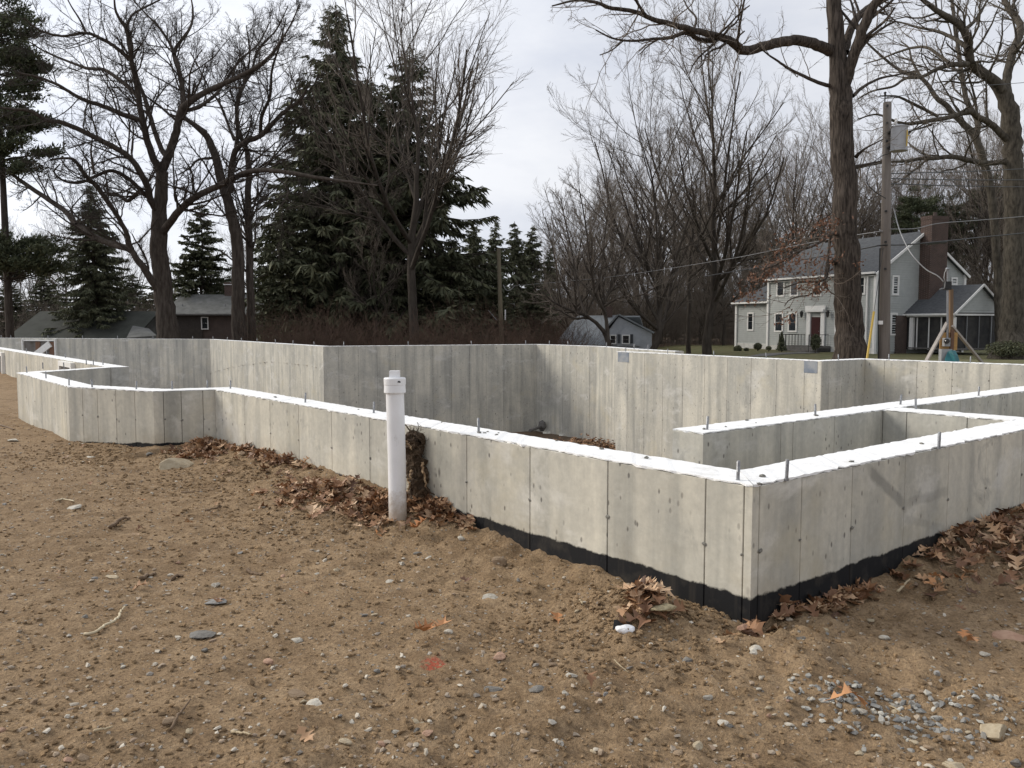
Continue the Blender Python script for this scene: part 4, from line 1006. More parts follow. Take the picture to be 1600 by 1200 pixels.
for (u, v, w_, lb) in [(740, 343, 1.3, 'olive green spruce, first of the row from the big spruces'), (773, 345, 1.05, 'slim spruce, second of the row from the big spruces'), (804, 346, 1.1, 'open topped spruce, third of the row from the big spruces'), (831, 352, 1.15, 'spruce at the far end of the row, beside the bare trees'), (858, 385, 1.0, 'short spruce half hidden by the bare trees at the end of the row')]:
    conifer_to('row', 'spruce_tree', lb, u, v, 98 + rnd.uniform(-4, 4), rnd.uniform(0, 6), w_, 'row of spruces in the distance')
conifer_to('pine', 'white_pine', 'white pine with flat layered boughs, cut off by the edge of the picture', 17, -60, 49, 1.0, 0.80)
conifer_to('pine', 'white_pine', 'pine with thin crown behind the grey house roof', 1425, 285, 96, 3.0, 1.0)
conifer_to('pine', 'white_pine', 'pine standing right of the brick chimney', 1475, 300, 100, 0.2, 1.0)
conifer_to('pine', 'white_pine', 'pine showing between the grey oak and the porch gable', 1535, 270, 104, 2.0, 1.0)
conifer_to('pine', 'white_pine', 'pine rising behind the bare maples of the centre group', 1085, 320, 112, 5.0, 1.0)
conifer_to('pine', 'white_pine', 'pine above the left wing of the grey house', 1180, 345, 108, 0.9, 1.0)
ever_grp = 'evergreens in the far background'
for u, v, Y, w_ in [(20, 440, 92, 1.5), (75, 430, 100, 1.5), (210, 430, 104, 1.5), (255, 420, 96, 1.3), (365, 430, 98, 1.4), (420, 400, 100, 1.3), (500, 420, 92, 1.5), (890, 455, 120, 1.6), (960, 450, 125, 1.6), (1040, 440, 120, 1.6), (1110, 430, 118, 1.6), (690, 440, 95, 1.5), (-50, 440, 90, 1.4), (1640, 420, 110, 1.5), (-170, 430, 98, 1.6), (-260, 420, 104, 1.6), (-350, 440, 96, 1.6), (1770, 410, 108, 1.6)]:
    conifer_to('hemlock', 'evergreen_tree', 'dark evergreen low in the far background between bare trunks', u, v, Y, rnd.uniform(0, 6), w_, ever_grp)

# brush and thickets
def thicket(name, label, u0, u1, Y0, Y1, n, h, mt, seed, cat='brush', bend=0.16):
    rng = np.random.default_rng(seed)
    y = rng.uniform(Y0, Y1, n); u = rng.uniform(u0, u1, n); x = (u - 800) / F * y; z = base_h(x, y) - .05
    hh = h * rng.uniform(.45, 1.1, n) * (0.75 + 0.5 * vnoise(x * .35, y * .35, seed))
    D = unit(rng.normal(0, .28, (n, 3)) + np.array([0, 0, 1]))
    P, R = grow(np.stack([x, y, z], 1), D, hh, rng.uniform(.008, .02, n), 6, bend, .02, .3, rng)
    V1, Q1 = tubes(P, R, 3)
    p, d, l, r = shoots(P, R, 7, .2, .6, .42, .6, rng, hh)
    P2, R2 = grow(p, d, l, np.maximum(r, .006), 3, .2, .05, .5, rng); V2, Q2_ = tubes(P2, R2, 3)
    p, d, l, r = shoots(P2, R2, 3, .2, .6, .5, .8, rng, l)
    P3, R3 = grow(p, d, l, np.maximum(r, .005), 2, .2, .05, .5, rng); V3, Q3 = tubes(P3, R3, 3)
    o = link(name, raw_mesh(name, np.concatenate([V1, V2, V3]), np.concatenate([Q1, Q2_ + len(V1), Q3 + len(V1) + len(V2)]), None, [M[mt]], True))
    tag(o, label, cat); return kind(o, 'stuff')
thicket('brush', 'tangled reddish brown brush behind the middle of the foundation', 400, 790, 44, 56, 1300, 4.2, 'twig_red', 51)
thicket('brush', 'red stemmed brush left of the small white house', 800, 905, 50, 60, 420, 4.4, 'twig_red', 52)
thicket('undergrowth', 'grey brown undergrowth along the left behind the back wall', -460, 420, 84, 104, 1900, 6.0, 'twig', 53)
thicket('undergrowth', 'brown undergrowth between small white house and grey house', 850, 1190, 80, 100, 1900, 8.5, 'twig', 54)
thicket('undergrowth', 'brown undergrowth behind the grey house and its porch', 1150, 1700, 88, 106, 1900, 11.0, 'twig', 55)

# ------------------------------------------------------------------ houses
M['siding'] = speckle('grey_clapboard_paint', (0.43, 0.445, 0.43), (0.385, 0.40, 0.385), 3, 0.7)
M['trim'] = speckle('white_trim_paint', (0.80, 0.79, 0.76), (0.72, 0.71, 0.69), 5, 0.6)
M['shingle'] = speckle('grey_roof_shingles', (0.062, 0.066, 0.071), (0.095, 0.099, 0.104), 4, 0.9, 0.6, 18, (1, 1, 3))
M['shingle_pale'] = speckle('weathered_pale_shingles', (0.135, 0.135, 0.128), (0.082, 0.083, 0.078), 1.3, 0.9, 0.5, 14)
M['shingle_blue'] = speckle('pale_blue_grey_shingles', (0.25, 0.265, 0.275), (0.185, 0.20, 0.21), 1.0, 0.9, 0.5, 14)
M['shingle_green'] = speckle('mossy_green_shingles', (0.050, 0.053, 0.045), (0.034, 0.036, 0.030), 0.9, 0.95, 0.4, 12)
M['glass'] = speckle('dark_window_glass', (0.012, 0.015, 0.018), (0.03, 0.034, 0.038), 2, 0.06, spec=0.6)
M['screen'] = speckle('dark_porch_screen', (0.022, 0.022, 0.024), (0.055, 0.052, 0.048), 1.5, 0.7)
M['door_red'] = speckle('dark_red_door_paint', (0.045, 0.006, 0.006), (0.032, 0.005, 0.005), 4, 0.45)
M['iron'] = speckle('black_iron', (0.015, 0.015, 0.016), (0.03, 0.03, 0.03), 20, 0.5)
M['stone'] = speckle('grey_step_stone', (0.17, 0.16, 0.15), (0.11, 0.105, 0.10), 5, 0.9)
M['white_con'] = speckle('whitewashed_foundation', (0.66, 0.65, 0.62), (0.50, 0.49, 0.46), 3, 0.9)
M['blue_white'] = speckle('pale_blue_siding', (0.43, 0.45, 0.475), (0.37, 0.39, 0.415), 3, 0.7)
M['lumber_dark'] = speckle('dark_brown_siding', (0.065, 0.055, 0.048), (0.05, 0.042, 0.037), 4, 0.8)
M['shutter'] = speckle('dark_shutter_paint', (0.05, 0.055, 0.06), (0.07, 0.075, 0.08), 5, 0.6)
def brick_mat(name, c1, c2):
    m, t, b = nt(name); g = G(t)
    br = g.n('ShaderNodeTexBrick'); p = g.obj(); s = g.sep(p)
    cb = g.n('ShaderNodeCombineXYZ'); t.links.new(g.math('ADD', s[0], s[1]), cb.inputs[0]); t.links.new(s[2], cb.inputs[1])
    t.links.new(cb.outputs[0], br.inputs['Vector']); br.inputs['Scale'].default_value = 1.0
    br.inputs['Brick Width'].default_value = 0.21; br.inputs['Row Height'].default_value = 0.075; br.inputs['Mortar Size'].default_value = 0.008
    br.inputs['Color1'].default_value = (*c1, 1); br.inputs['Color2'].default_value = (*c2, 1); br.inputs['Mortar'].default_value = (0.17, 0.13, 0.11, 1)
    t.links.new(g.mix(0.6, br.outputs['Color'], g.ramp(g.noise(p, 2, 4), [(0.3, (0.7, 0.7, 0.7)), (0.7, (1.2, 1.2, 1.2))]), 'MULTIPLY'), b.inputs['Base Color'])
    b.inputs['Roughness'].default_value = 0.9
    return m
M['brick'] = brick_mat('red_brown_brick', (0.070, 0.038, 0.029), (0.046, 0.028, 0.023))
M['brick_dark'] = brick_mat('dark_brick', (0.070, 0.048, 0.041), (0.055, 0.041, 0.036))

class House:
    """A plan frame: a along the front to the left, b into the house, z up."""
    def __init__(s, K, da, root): s.K = np.asarray(K, float); s.da = np.asarray(da, float); s.db = np.array([s.da[1], -s.da[0]]); s.root = root
    def P(s, a, b, z): q = s.K + s.da * a + s.db * b; return np.array([q[0], q[1], z])
    def a_of(s, u, b=0.0):
        k = (u - 800) / F; o = s.K + s.db * b
        # X = k * Y on the front line
        return (k * o[1] - o[0]) / (s.da[0] - k * s.da[1])
    def b_of(s, u, a=0.0):
        k = (u - 800) / F; o = s.K + s.da * a
        return (k * o[1] - o[0]) / (s.db[0] - k * s.db[1])
    def zed(s, v, a, b):
        q = s.P(a, b, 0); return CAMZ + (HY - v) / F * q[1]
    def lapped(s, face, a0, a1, z0, z1, at_, name, mt, parent, step=0.17, gable=None):
        """Clapboards, each lapping the next: face 'front' runs along a at depth at_, 'end' runs along b at a = at_."""
        mb = MB(); z = z0; out = 0.045
        while z < z1 - 1e-3:
            zt = min(z + step, z1)
            l0, l1 = a0, a1
            if gable:
                k = (z - gable[1]) / (gable[2] - gable[1])
                if k > 0: mid = gable[0]; l0 = mid + (a0 - mid) * max(0, 1 - k); l1 = mid + (a1 - mid) * max(0, 1 - k)
                k2 = (zt - gable[1]) / (gable[2] - gable[1]); k2 = min(max(k2, 0), 1); m0 = gable[0] + (a0 - gable[0]) * (1 - k2); m1 = gable[0] + (a1 - gable[0]) * (1 - k2)
            else: m0, m1 = a0, a1
            if face == 'front': q = [s.P(l0, at_ - out, z), s.P(l1, at_ - out, z), s.P(m1, at_, zt), s.P(m0, at_, zt)]; w = [s.P(l0, at_, z), s.P(l1, at_, z)]
            else: q = [s.P(at_ - out, l0, z), s.P(at_ - out, l1, z), s.P(at_, m1, zt), s.P(at_, m0, zt)]; w = [s.P(at_, l0, z), s.P(at_, l1, z)]
            mb.poly(q); mb.poly([w[0], w[1], q[1], q[0]])
            z = zt
        return mb.build(name, mt, parent)
    def board(s, a0, b0, z0, a1, b1, z1, name, mt, w=0.12, h=0.12, parent=None):
        mb = MB(); mb.bar(s.P(a0, b0, z0), s.P(a1, b1, z1), w, h, up=(*s.db, 0)); return mb.build(name, mt, parent or s.root)
    def window(s, face, c, zc, w, h, at_, sashes=True, parent=None, glass='glass', fr=0.1):
        """Frame, dark pane, meeting rail and sill."""
        def Q(x, z, o): return s.P(c + x, at_ - o, z) if face == 'front' else s.P(at_ - o, c + x, z)
        g = MB(); g.slab([Q(-w / 2, zc - h / 2, .03), Q(w / 2, zc - h / 2, .03), Q(w / 2, zc + h / 2, .03), Q(-w / 2, zc + h / 2, .03)], .04)
        win = g.build('window', M[glass], parent or s.root)
        f = MB(); up = (*s.db, 0) if face == 'front' else (*s.da, 0)
        for x0, z0, x1, z1 in ((-w / 2 - fr / 2, zc - h / 2 - fr, -w / 2 - fr / 2, zc + h / 2 + fr), (w / 2 + fr / 2, zc - h / 2 - fr, w / 2 + fr / 2, zc + h / 2 + fr), (-w / 2, zc + h / 2 + fr / 2, w / 2, zc + h / 2 + fr / 2), (-w / 2, zc - h / 2 - fr / 2, w / 2, zc - h / 2 - fr / 2)):
            f.bar(Q(x0, z0, .05), Q(x1, z1, .05), fr, .08, up=up)
        f.build('frame', M['trim'], win)
        if sashes:
            f = MB(); f.bar(Q(-w / 2, zc, .045), Q(w / 2, zc, .045), .06, .05, up=up); f.build('meeting_rail', M['trim'], win)
        return win
    def roof(s, pts, name, mt, parent=None, thick=0.14):
        mb = MB(); mb.slab(pts, thick); return mb.build(name, mt, parent or s.root)

# the grey colonial house
Kp = np.array([(1365 - 800) / F * 58.0, 58.0])
Lp = np.array([(1200 - 800) / F * 68.0, 68.0])
da = (Lp - Kp) / np.linalg.norm(Lp - Kp)
LF = float(np.linalg.norm(Lp - Kp))
hs = thing('grey_house', 'two storey grey clapboard house with red front door and brick chimney', 'house', (Kp[0], Kp[1], -0.85))
H = House(Kp, da, hs)
if H.db[1] < 0: H.db = -H.db
zb, ze, zr, WD = -0.95, 4.86, 7.75, 8.7
body = MB(); body.prism([H.P(0.02, 0.02, 0)[:2], H.P(LF - .02, 0.02, 0)[:2], H.P(LF - .02, WD - .02, 0)[:2], H.P(0.02, WD - .02, 0)[:2]], zb - .6, ze)
wl = body.build('wall', M['siding'], hs)
H.lapped('front', 0, LF, zb + .5, ze, 0, 'clapboards', M['siding'], wl)
H.lapped('end', 0, WD, zb + .25, ze + 2.85, 0, 'clapboards', M['siding'], wl, gable=(WD / 2, ze, zr))
gt = MB(); gt.slab([H.P(.03, 0, ze), H.P(.03, WD, ze), H.P(.03, WD / 2, zr - .05)], .05); gt.build('gable', M['siding'], wl)
fb = MB(); fb.prism([H.P(-.01, -.01, 0)[:2], H.P(LF, -.01, 0)[:2], H.P(LF, .3, 0)[:2], H.P(-.01, .3, 0)[:2]], zb - .6, zb + .5); fb.build('base', M['white_con'], hs)
ov = 0.30
sl = (zr - ze) / (WD / 2)
H.roof([H.P(-.25, -ov, ze - ov * sl + .12), H.P(LF + .2, -ov, ze - ov * sl + .12), H.P(LF + .2, WD / 2, zr + .12), H.P(-.25, WD / 2, zr + .12)][::-1], 'roof', M['shingle'])
H.roof([H.P(-.25, WD + ov, ze - ov * sl + .12), H.P(LF + .2, WD + ov, ze - ov * sl + .12), H.P(LF + .2, WD / 2, zr + .12), H.P(-.25, WD / 2, zr + .12)], 'roof', M['shingle'])
H.board(-.2, -ov - .04, ze - .05, LF + .2, -ov - .04, ze - .05, 'gutter', M['trim'], .14, .16)
H.board(0, -.06, ze - .22, LF, -.06, ze - .22, 'frieze', M['trim'], .1, .26)
H.board(-.3, -ov, ze - ov * sl + .02, -.3, WD / 2, zr + .02, 'rake_board', M['trim'], .07, .17)
H.board(-.3, WD + ov, ze - ov * sl + .02, -.3, WD / 2, zr + .02, 'rake_board', M['trim'], .07, .17)
for a_, b_ in ((-.03, -.03), (LF + .03, -.03), (-.03, WD + .03)):
    H.board(a_, b_, zb, a_, b_, ze, 'corner_board', M['trim'], .2, .2)
H.board(.62, -.12, zb + .2, .62, -.12, ze - .2, 'downspout', M['trim'], .1, .1)
def win_px(u0, u1, v0, v1):
    a0, a1 = H.a_of(u0), H.a_of(u1); am = (a0 + a1) / 2
    z0, z1 = H.zed(v1, am, 0), H.zed(v0, am, 0)
    return H.window('front', am, (z0 + z1) / 2, abs(a1 - a0) - .26, z1 - z0 - .26, 0, fr=.13)
for q in ((1212, 1224.5, 438, 464), (1233, 1246, 438, 463.5), (1269, 1282, 438, 463.5), (1338, 1350, 432, 461), (1210, 1223.5, 488.5, 519), (1231, 1245, 488.5, 519), (1304, 1318, 488, 522), (1336, 1348, 488, 522)):
    win_px(*q)
def win_end(u0, u1, v0, v1):
    b0, b1 = H.b_of(u0), H.b_of(u1); bm = (b0 + b1) / 2
    z0, z1 = H.zed(v1, 0, bm), H.zed(v0, 0, bm)
    H.window('end', bm, (z0 + z1) / 2, max(.4, abs(b1 - b0) - .26), z1 - z0 - .26, 0, fr=.13)
for q in ((1390, 1399.5, 431, 462), (1390, 1398, 489, 524), (1482, 1489, 434, 446)): win_end(*q)
ad = (H.a_of(1261) + H.a_of(1289)) / 2; wdo = abs(H.a_of(1289) - H.a_of(1261)); zdt = H.zed(481, ad, 0); zdb = H.zed(538, ad, 0)
pad = (H.a_of(1269) + H.a_of(1281)) / 2
dr = MB(); dr.slab([H.P(ad - .46, -.05, zdb), H.P(ad + .46, -.05, zdb), H.P(ad + .46, -.05, zdb + 2.08), H.P(ad - .46, -.05, zdb + 2.08)], .05)
door = dr.build('door', M['door_red'], hs)
kn = MB(); kn.lathe([(0, .03), (.035, .02), (.035, -.02), (0, -.03)], 8, H.P(ad - .36, -.12, zdb + 1.0)); kn.build('handle', M['galv'], door)
for sg in (-1, 1):
    for zz in (.35, 1.15):
        pn = MB(); pn.slab([H.P(ad + sg * .22 - .16, -.075, zdb + zz - .2), H.P(ad + sg * .22 + .16, -.075, zdb + zz - .2), H.P(ad + sg * .22 + .16, -.075, zdb + zz + .42), H.P(ad + sg * .22 - .16, -.075, zdb + zz + .42)], .02); pn.build('door_panel', M['door_red'], door)
for sg in (-1, 1): H.board(ad + sg * (wdo / 2 - .2), -.1, zdb - .1, ad + sg * (wdo / 2 - .2), -.1, zdt - .35, 'pilaster', M['trim'], .38, .12)
H.board(ad - wdo / 2, -.12, zdt - .22, ad + wdo / 2, -.12, zdt - .22, 'entablature', M['trim'], .2, .36)
H.board(ad - wdo / 2 - .1, -.18, zdt + .0, ad + wdo / 2 + .1, -.18, zdt + .0, 'cornice', M['trim'], .3, .08)
for sg in (-1, 1):
    al = ad + sg * (wdo / 2 + .42); zl = zdt - .45
    lb = MB(); c_ = H.P(al, -.26, zl)
    lb.lathe([(.0, .24), (.06, .2), (.17, .1), (.14, .08), (.09, -.22), (.03, -.28), (0, -.28)], 6, c_); lb.bar(H.P(al, -.02, zl + .25), H.P(al, -.27, zl + .25), .03); lb.bar(c_ + np.array([0, 0, .2]), c_ + np.array([0, 0, .26]), .03)
    lb.build('wall_lantern', M['iron'], hs)
for k_, (d_, z_) in enumerate(((2.0, -.12), (1.65, .06), (1.3, .24))):
    st_ = MB(); st_.prism([H.P(ad - 1.5, -d_, 0)[:2], H.P(ad + 1.9, -d_, 0)[:2], H.P(ad + 1.9, -.02, 0)[:2], H.P(ad - 1.5, -.02, 0)[:2]], zb - .5 + k_ * .001, zdb - .42 + k_ * .17); st_.build('step', M['stone'], hs)
for al in (ad - 1.35, ad + 1.1, ad + 1.8):
    rb_ = MB(); n_ = 7
    pts = [(al, -.15 - .3 * i_, zdb - .1) for i_ in range(n_)]
    for (a_, b_, z_) in pts: rb_.bar(H.P(a_, b_, z_), H.P(a_, b_, z_ + .85), .025)
    rb_.bar(H.P(al, -.1, zdb + .76), H.P(al, -2.0, zdb + .76), .035); rb_.bar(H.P(al, -2.0, zdb - .5), H.P(al, -2.0, zdb + .78), .035)
    rb_.build('railing', M['iron'], hs)
# left wing
AW = H.a_of(1147)
wg = MB(); wg.prism([H.P(LF + .05, .25, 0)[:2], H.P(AW, .25, 0)[:2], H.P(AW, 6.2, 0)[:2], H.P(LF + .05, 6.2, 0)[:2]], zb - 1, 3.25)
wing = wg.build('wing', M['siding'], hs)
H.lapped('front', LF + .05, AW, zb + .55, 3.25, .25, 'clapboards', M['siding'], wing)
wf = MB(); wf.prism([H.P(LF + .05, .2, 0)[:2], H.P(AW + .03, .2, 0)[:2], H.P(AW + .03, .5, 0)[:2], H.P(LF + .05, .5, 0)[:2]], zb - 1, zb + .55); wf.build('wing_base', M['white_con'], wing)
H.roof([H.P(LF, -.1, 3.1), H.P(AW + .3, -.1, 3.1), H.P(AW - 1.6, 3.2, 5.0), H.P(LF, 3.2, 5.0)][::-1], 'roof', M['shingle'])
H.roof([H.P(AW + .3, -.1, 3.1), H.P(AW + .3, 6.5, 3.1), H.P(AW - 1.6, 3.2, 5.0)][::-1], 'roof', M['shingle'])
H.roof([H.P(LF, 6.5, 3.1), H.P(AW + .3, 6.5, 3.1), H.P(AW - 1.6, 3.2, 5.0), H.P(LF, 3.2, 5.0)], 'roof', M['shingle'])
H.board(LF, -.14, 3.02, AW + .3, -.14, 3.02, 'gutter', M['trim'], .14, .16)
H.board(AW, .2, zb - .6, AW, .2, 3.0, 'corner_board', M['trim'], .22, .2)
a0, a1 = H.a_of(1167, .25), H.a_of(1178, .25); am = (a0 + a1) / 2
H.window('front', am, (H.zed(517, am, .25) + H.zed(488, am, .25)) / 2, .55, 1.3, .25, parent=hs, fr=.13)
# chimney
cb0, cb1 = H.b_of(1431), H.b_of(1461) - .2
zt_ = CAMZ + (HY - 341) / F * 59.5
ch = MB()
def blk(mb, a0, a1, b0, b1, z0, z1): mb.prism([H.P(a0, b0, 0)[:2], H.P(a1, b0, 0)[:2], H.P(a1, b1, 0)[:2], H.P(a0, b1, 0)[:2]], z0, z1)
cb1 = cb0 + 1.65
blk(ch, -.95, -.03, cb0, cb1, 1.5, zt_ - .25)
blk(ch, -.97, -.01, cb0 - .02, cb1 + .02, zt_ - .25, zt_)
chim = ch.build('chimney', M['brick'], hs)
pb = MB(); pb.lathe([(.13, zt_ - .02), (.13, zt_ + .3), (.1, zt_ + .3), (.1, zt_)], 10, H.P(-.5, (cb0 + cb1) / 2, 0)); pb.build('flue', M['brick_dark'], chim)
# sun porch
SB0, SB1, SE = 3.0, 7.8, 3.9
zpb, zpe, zpr = -.55, 2.0, 3.95
mid = (SB0 + SB1) / 2
H.roof([H.P(0, SB0 - .3, zpe - .05), H.P(-SE - .25, SB0 - .3, zpe - .05), H.P(-SE - .25, mid, zpr), H.P(0, mid, zpr)], 'roof', M['shingle'])
H.roof([H.P(0, SB1 + .3, zpe - .05), H.P(-SE - .25, SB1 + .3, zpe - .05), H.P(-SE - .25, mid, zpr), H.P(0, mid, zpr)][::-1], 'roof', M['shingle'])
pg = MB(); pg.slab([H.P(-SE, SB0, zpe), H.P(-SE, SB1, zpe), H.P(-SE, mid, zpr - .1)], .06); porch = pg.build('porch_gable', M['siding'], hs)
sc_ = MB(); blk(sc_, -SE + .08, -.02, SB0 + .08, SB1 - .08, zpb, zpe - .02); sc_.build('porch_screen', M['screen'], hs)
H.lapped('end', SB0, SB1, zpe + .02, zpr - .1, -SE - .02, 'clapboards', M['siding'], porch, gable=(mid, zpe, zpr - .05))
H.board(0, SB0 - .3, zpe - .1, -SE - .25, SB0 - .3, zpe - .1, 'gutter', M['trim'], .12, .14)
H.board(-.05, SB0, zpe - .2, -SE, SB0, zpe - .2, 'beam', M['trim'], .12, .2)
H.board(-SE, SB0, zpe - .12, -SE, SB1, zpe - .12, 'beam', M['trim'], .12, .2)
H.board(-SE - .27, SB0 - .3, zpe - .1, -SE - .27, mid, zpr - .05, 'rake_board', M['trim'], .06, .14)
H.board(-SE - .27, SB1 + .3, zpe - .1, -SE - .27, mid, zpr - .05, 'rake_board', M['trim'], .06, .14)
for k_ in range(5):
    a_ = -SE * k_ / 4; wdt = .2 if k_ in (0, 4) else .06
    if k_: H.board(a_, SB0 - .01, zpb, a_, SB0 - .01, zpe - .3, 'post', M['trim'], wdt, wdt)
    else: H.board(-.55, SB0 - .01, zpb, -.55, SB0 - .01, zpe - .3, 'post', M['trim'], .3, .2)
for k_ in range(1, 5):
    b_ = SB0 + (SB1 - SB0) * k_ / 4; H.board(-SE - .01, b_, zpb, -SE - .01, b_, zpe - .22, 'post', M['trim'] if k_ == 4 else M['galv'], .06, .06)
H.board(-.3, SB0 - .03, zpb + .1, -SE, SB0 - .03, zpb + .1, 'sill', M['stone'], .1, .16)
H.board(-SE - .03, SB0, zpb + .1, -SE - .03, SB1, zpb + .1, 'sill', M['stone'], .1, .16)
pk = MB(); blk(pk, -.02, -.12, SB0 - 1.05, SB0, zb, zpe - .15); pk.build('brick_panel', M['brick_dark'], hs)
# shrubs and flagged walk before the house
def shrub(name, label, u, v, Yd, w, h, seed, cone=False, n=900):
    rng = np.random.default_rng(seed); b = at(u, v, Yd)
    q = unit(rng.normal(0, 1, (n, 3))) * (rng.random((n, 1)) ** .4)
    if cone: k = rng.random(n) ** 1.4; rr = (1 - k) * np.sqrt(rng.random(n)); an = rng.uniform(0, 6.28, n); c = np.stack([rr * np.cos(an) * w / 2, rr * np.sin(an) * w / 2, k * h], 1)
    else: c = q * np.array([w / 2, w / 2, h / 2]) + np.array([0, 0, h / 2])
    d = unit(rng.normal(0, 1, (n, 3)) + np.array([0, 0, .4])); s_ = unit(np.cross(d, rng.normal(0, 1, (n, 3)))); l = rng.uniform(.06, .13, (n, 1))
    V = np.stack([c - d * l, c + s_ * l * .4, c + d * l, c - s_ * l * .4], 1).reshape(-1, 3)
    root = thing(name, label, 'shrub', (b[0], b[1], b[2] - .05))
    o = bpy.data.objects.new('foliage', raw_mesh('foliage', V, np.arange(4 * n).reshape(-1, 4), None, [M['needles']])); C.objects.link(o); o.parent = root
    st_ = MB()
    for k_ in range(4): st_.tube([(0, 0, -.2), (rng.normal(0, .05), rng.normal(0, .05), h * .4), (rng.normal(0, w * .2), rng.normal(0, w * .2), h * .75)], [.03, .02, .008], 5)
    o = st_.build('stem', M['bark_oak'], None); o.parent = root
shrub('round_shrub', 'clipped round dark shrub at the far corner of the grey house wing', 1152.5, 549.5, 64, .58, .52, 1)
shrub('round_shrub', 'clipped round dark shrub under the wing window of the grey house', 1184, 545.5, 64, .6, .52, 2)
shrub('conical_shrub', 'dark pointed shrub under the ground floor windows of the grey house', 1221, 546, 62, .8, 1.35, 3, True)
shrub('tall_shrub', 'tall dark upright shrub hiding the foot of the red door', 1274, 546, 59, .75, 1.15, 4)
shrub('low_shrub', 'tiny dark shrub between the two clipped round shrubs', 1166, 547, 64, .35, .2, 5, n=300)
shrub('low_shrub', 'tiny dark shrub beside the white downspout', 1201, 545.5, 63, .4, .25, 6, n=300)
shrub('leafy_clump', 'ragged clump of shrubs around the foot of the grey oak', 1576, 556, 49, 2.6, .95, 7, n=1300)
pathp = [at(1268, 546.5, 60), at(1230, 550.5, 58.5), at(1205, 553.5, 57), at(1185, 557, 54)]
pm_ = MB()
for i_ in range(3):
    p, q = pathp[i_], pathp[i_ + 1]; d = unit((q - p)[:2]); n_ = np.array([-d[1], d[0]]) * .7
    zz = [float(base_h(*(p[:2] + n_))), float(base_h(*(q[:2] + n_))), float(base_h(*(q[:2] - n_))), float(base_h(*(p[:2] - n_)))]
    pm_.slab([(*(p[:2] - n_), zz[3] + .05), (*(q[:2] - n_), zz[2] + .05), (*(q[:2] + n_), zz[1] + .05), (*(p[:2] + n_), zz[0] + .05)], .1)
kind(pm_.build('path', M['stone']), 'structure')

# the small pale house beyond the middle of the foundation
hc_root_xy = at(945, 545, 72)
hc = thing('small_white_house', 'small pale house with steep front gable seen low between bare trees', 'house', (hc_root_xy[0], hc_root_xy[1], float(base_h(hc_root_xy[0], hc_root_xy[1]))))
K2 = np.array([(1020 - 800) / F * 70, 70.0]); H2 = House(K2, unit(np.array([-1.0, 0.12])), hc)
if H2.db[1] < 0: H2.db = -H2.db
ua = lambda u: H2.a_of(u); zz = lambda v, a=3: H2.zed(v, a, 0)
aL, aM, aR = ua(868), ua(955), 0.0
gz2 = float(base_h(K2[0], K2[1])) - .3
bd = MB(); bd.prism([H2.P(aR + .1, 0, 0)[:2], H2.P(aL - .2, 0, 0)[:2], H2.P(aL - .2, 7, 0)[:2], H2.P(aR + .1, 7, 0)[:2]], gz2, zz(540)); wl2 = bd.build('wall', M['blue_white'], hc)
# gabled front
ag0, ag1 = ua(1018), ua(948); agm = ua(966); zgt = zz(495)
gb = MB(); gb.slab([H2.P(ag0, -.25, gz2), H2.P(ag1, -.25, gz2), H2.P(ag1, -.25, zz(520)), H2.P(agm, -.25, zgt), H2.P(ag0, -.25, zz(520))][::-1], .2); gab = gb.build('gable', M['blue_white'], hc)
H2.roof([H2.P(agm, -.5, zgt + .12), H2.P(agm, 4, zgt + .12), H2.P(ag0 - .15, 4, zz(521)), H2.P(ag0 - .15, -.5, zz(521))], 'roof', M['shingle_blue'])
H2.roof([H2.P(agm, -.5, zgt + .12), H2.P(agm, 4, zgt + .12), H2.P(ag1 + .15, 4, zz(516)), H2.P(ag1 + .15, -.5, zz(516))][::-1], 'roof', M['shingle_blue'])
am_ = ua(978)
gb = MB(); gb.slab([H2.P(ua(1000), -.45, zz(540)), H2.P(ua(964), -.45, zz(540)), H2.P(ua(964), -.45, zz(523)), H2.P(am_, -.45, zz(511)), H2.P(ua(1000), -.45, zz(528))][::-1], .15); gb.build('dormer', M['blue_white'], hc)
# main roof slope
H2.roof([H2.P(aL, -.4, zz(541)), H2.P(ag1 - .5, -.4, zz(541)), H2.P(agm, 3.5, zz(494)), H2.P(ua(900), 3.5, zz(495))][::-1], 'roof', M['shingle_blue'])
H2.roof([H2.P(aL, 7.4, zz(541)), H2.P(aR, 7.4, zz(541)), H2.P(aR + 1, 3.5, zz(495)), H2.P(ua(900), 3.5, zz(495))], 'roof', M['shingle_blue'])
H2.roof([H2.P(aL, -.4, zz(541)), H2.P(aL, 7.4, zz(541)), H2.P(ua(900), 3.5, zz(495))], 'roof', M['shingle_blue'])
for u0, u1 in ((953, 962), (972, 983)):
    a_ = (ua(u0) + ua(u1)) / 2
    H2.window('front', a_, zz(530), abs(ua(u1) - ua(u0)) - .1, .62, -.48, fr=.09)
for u_ in (967, 986.5):
    s_ = MB(); a_ = ua(u_); s_.slab([H2.P(a_ - .12, -.5, zz(536)), H2.P(a_ + .12, -.5, zz(536)), H2.P(a_ + .12, -.5, zz(522)), H2.P(a_ - .12, -.5, zz(522))], .04); s_.build('shutter', M['shutter'], hc)
cc = MB(); q0 = H2.P(ua(949), 3.4, 0); cc.box((q0[0], q0[1], zz(489)), .75, .6, 1.2); cc.build('chimney', M['brick'], hc)

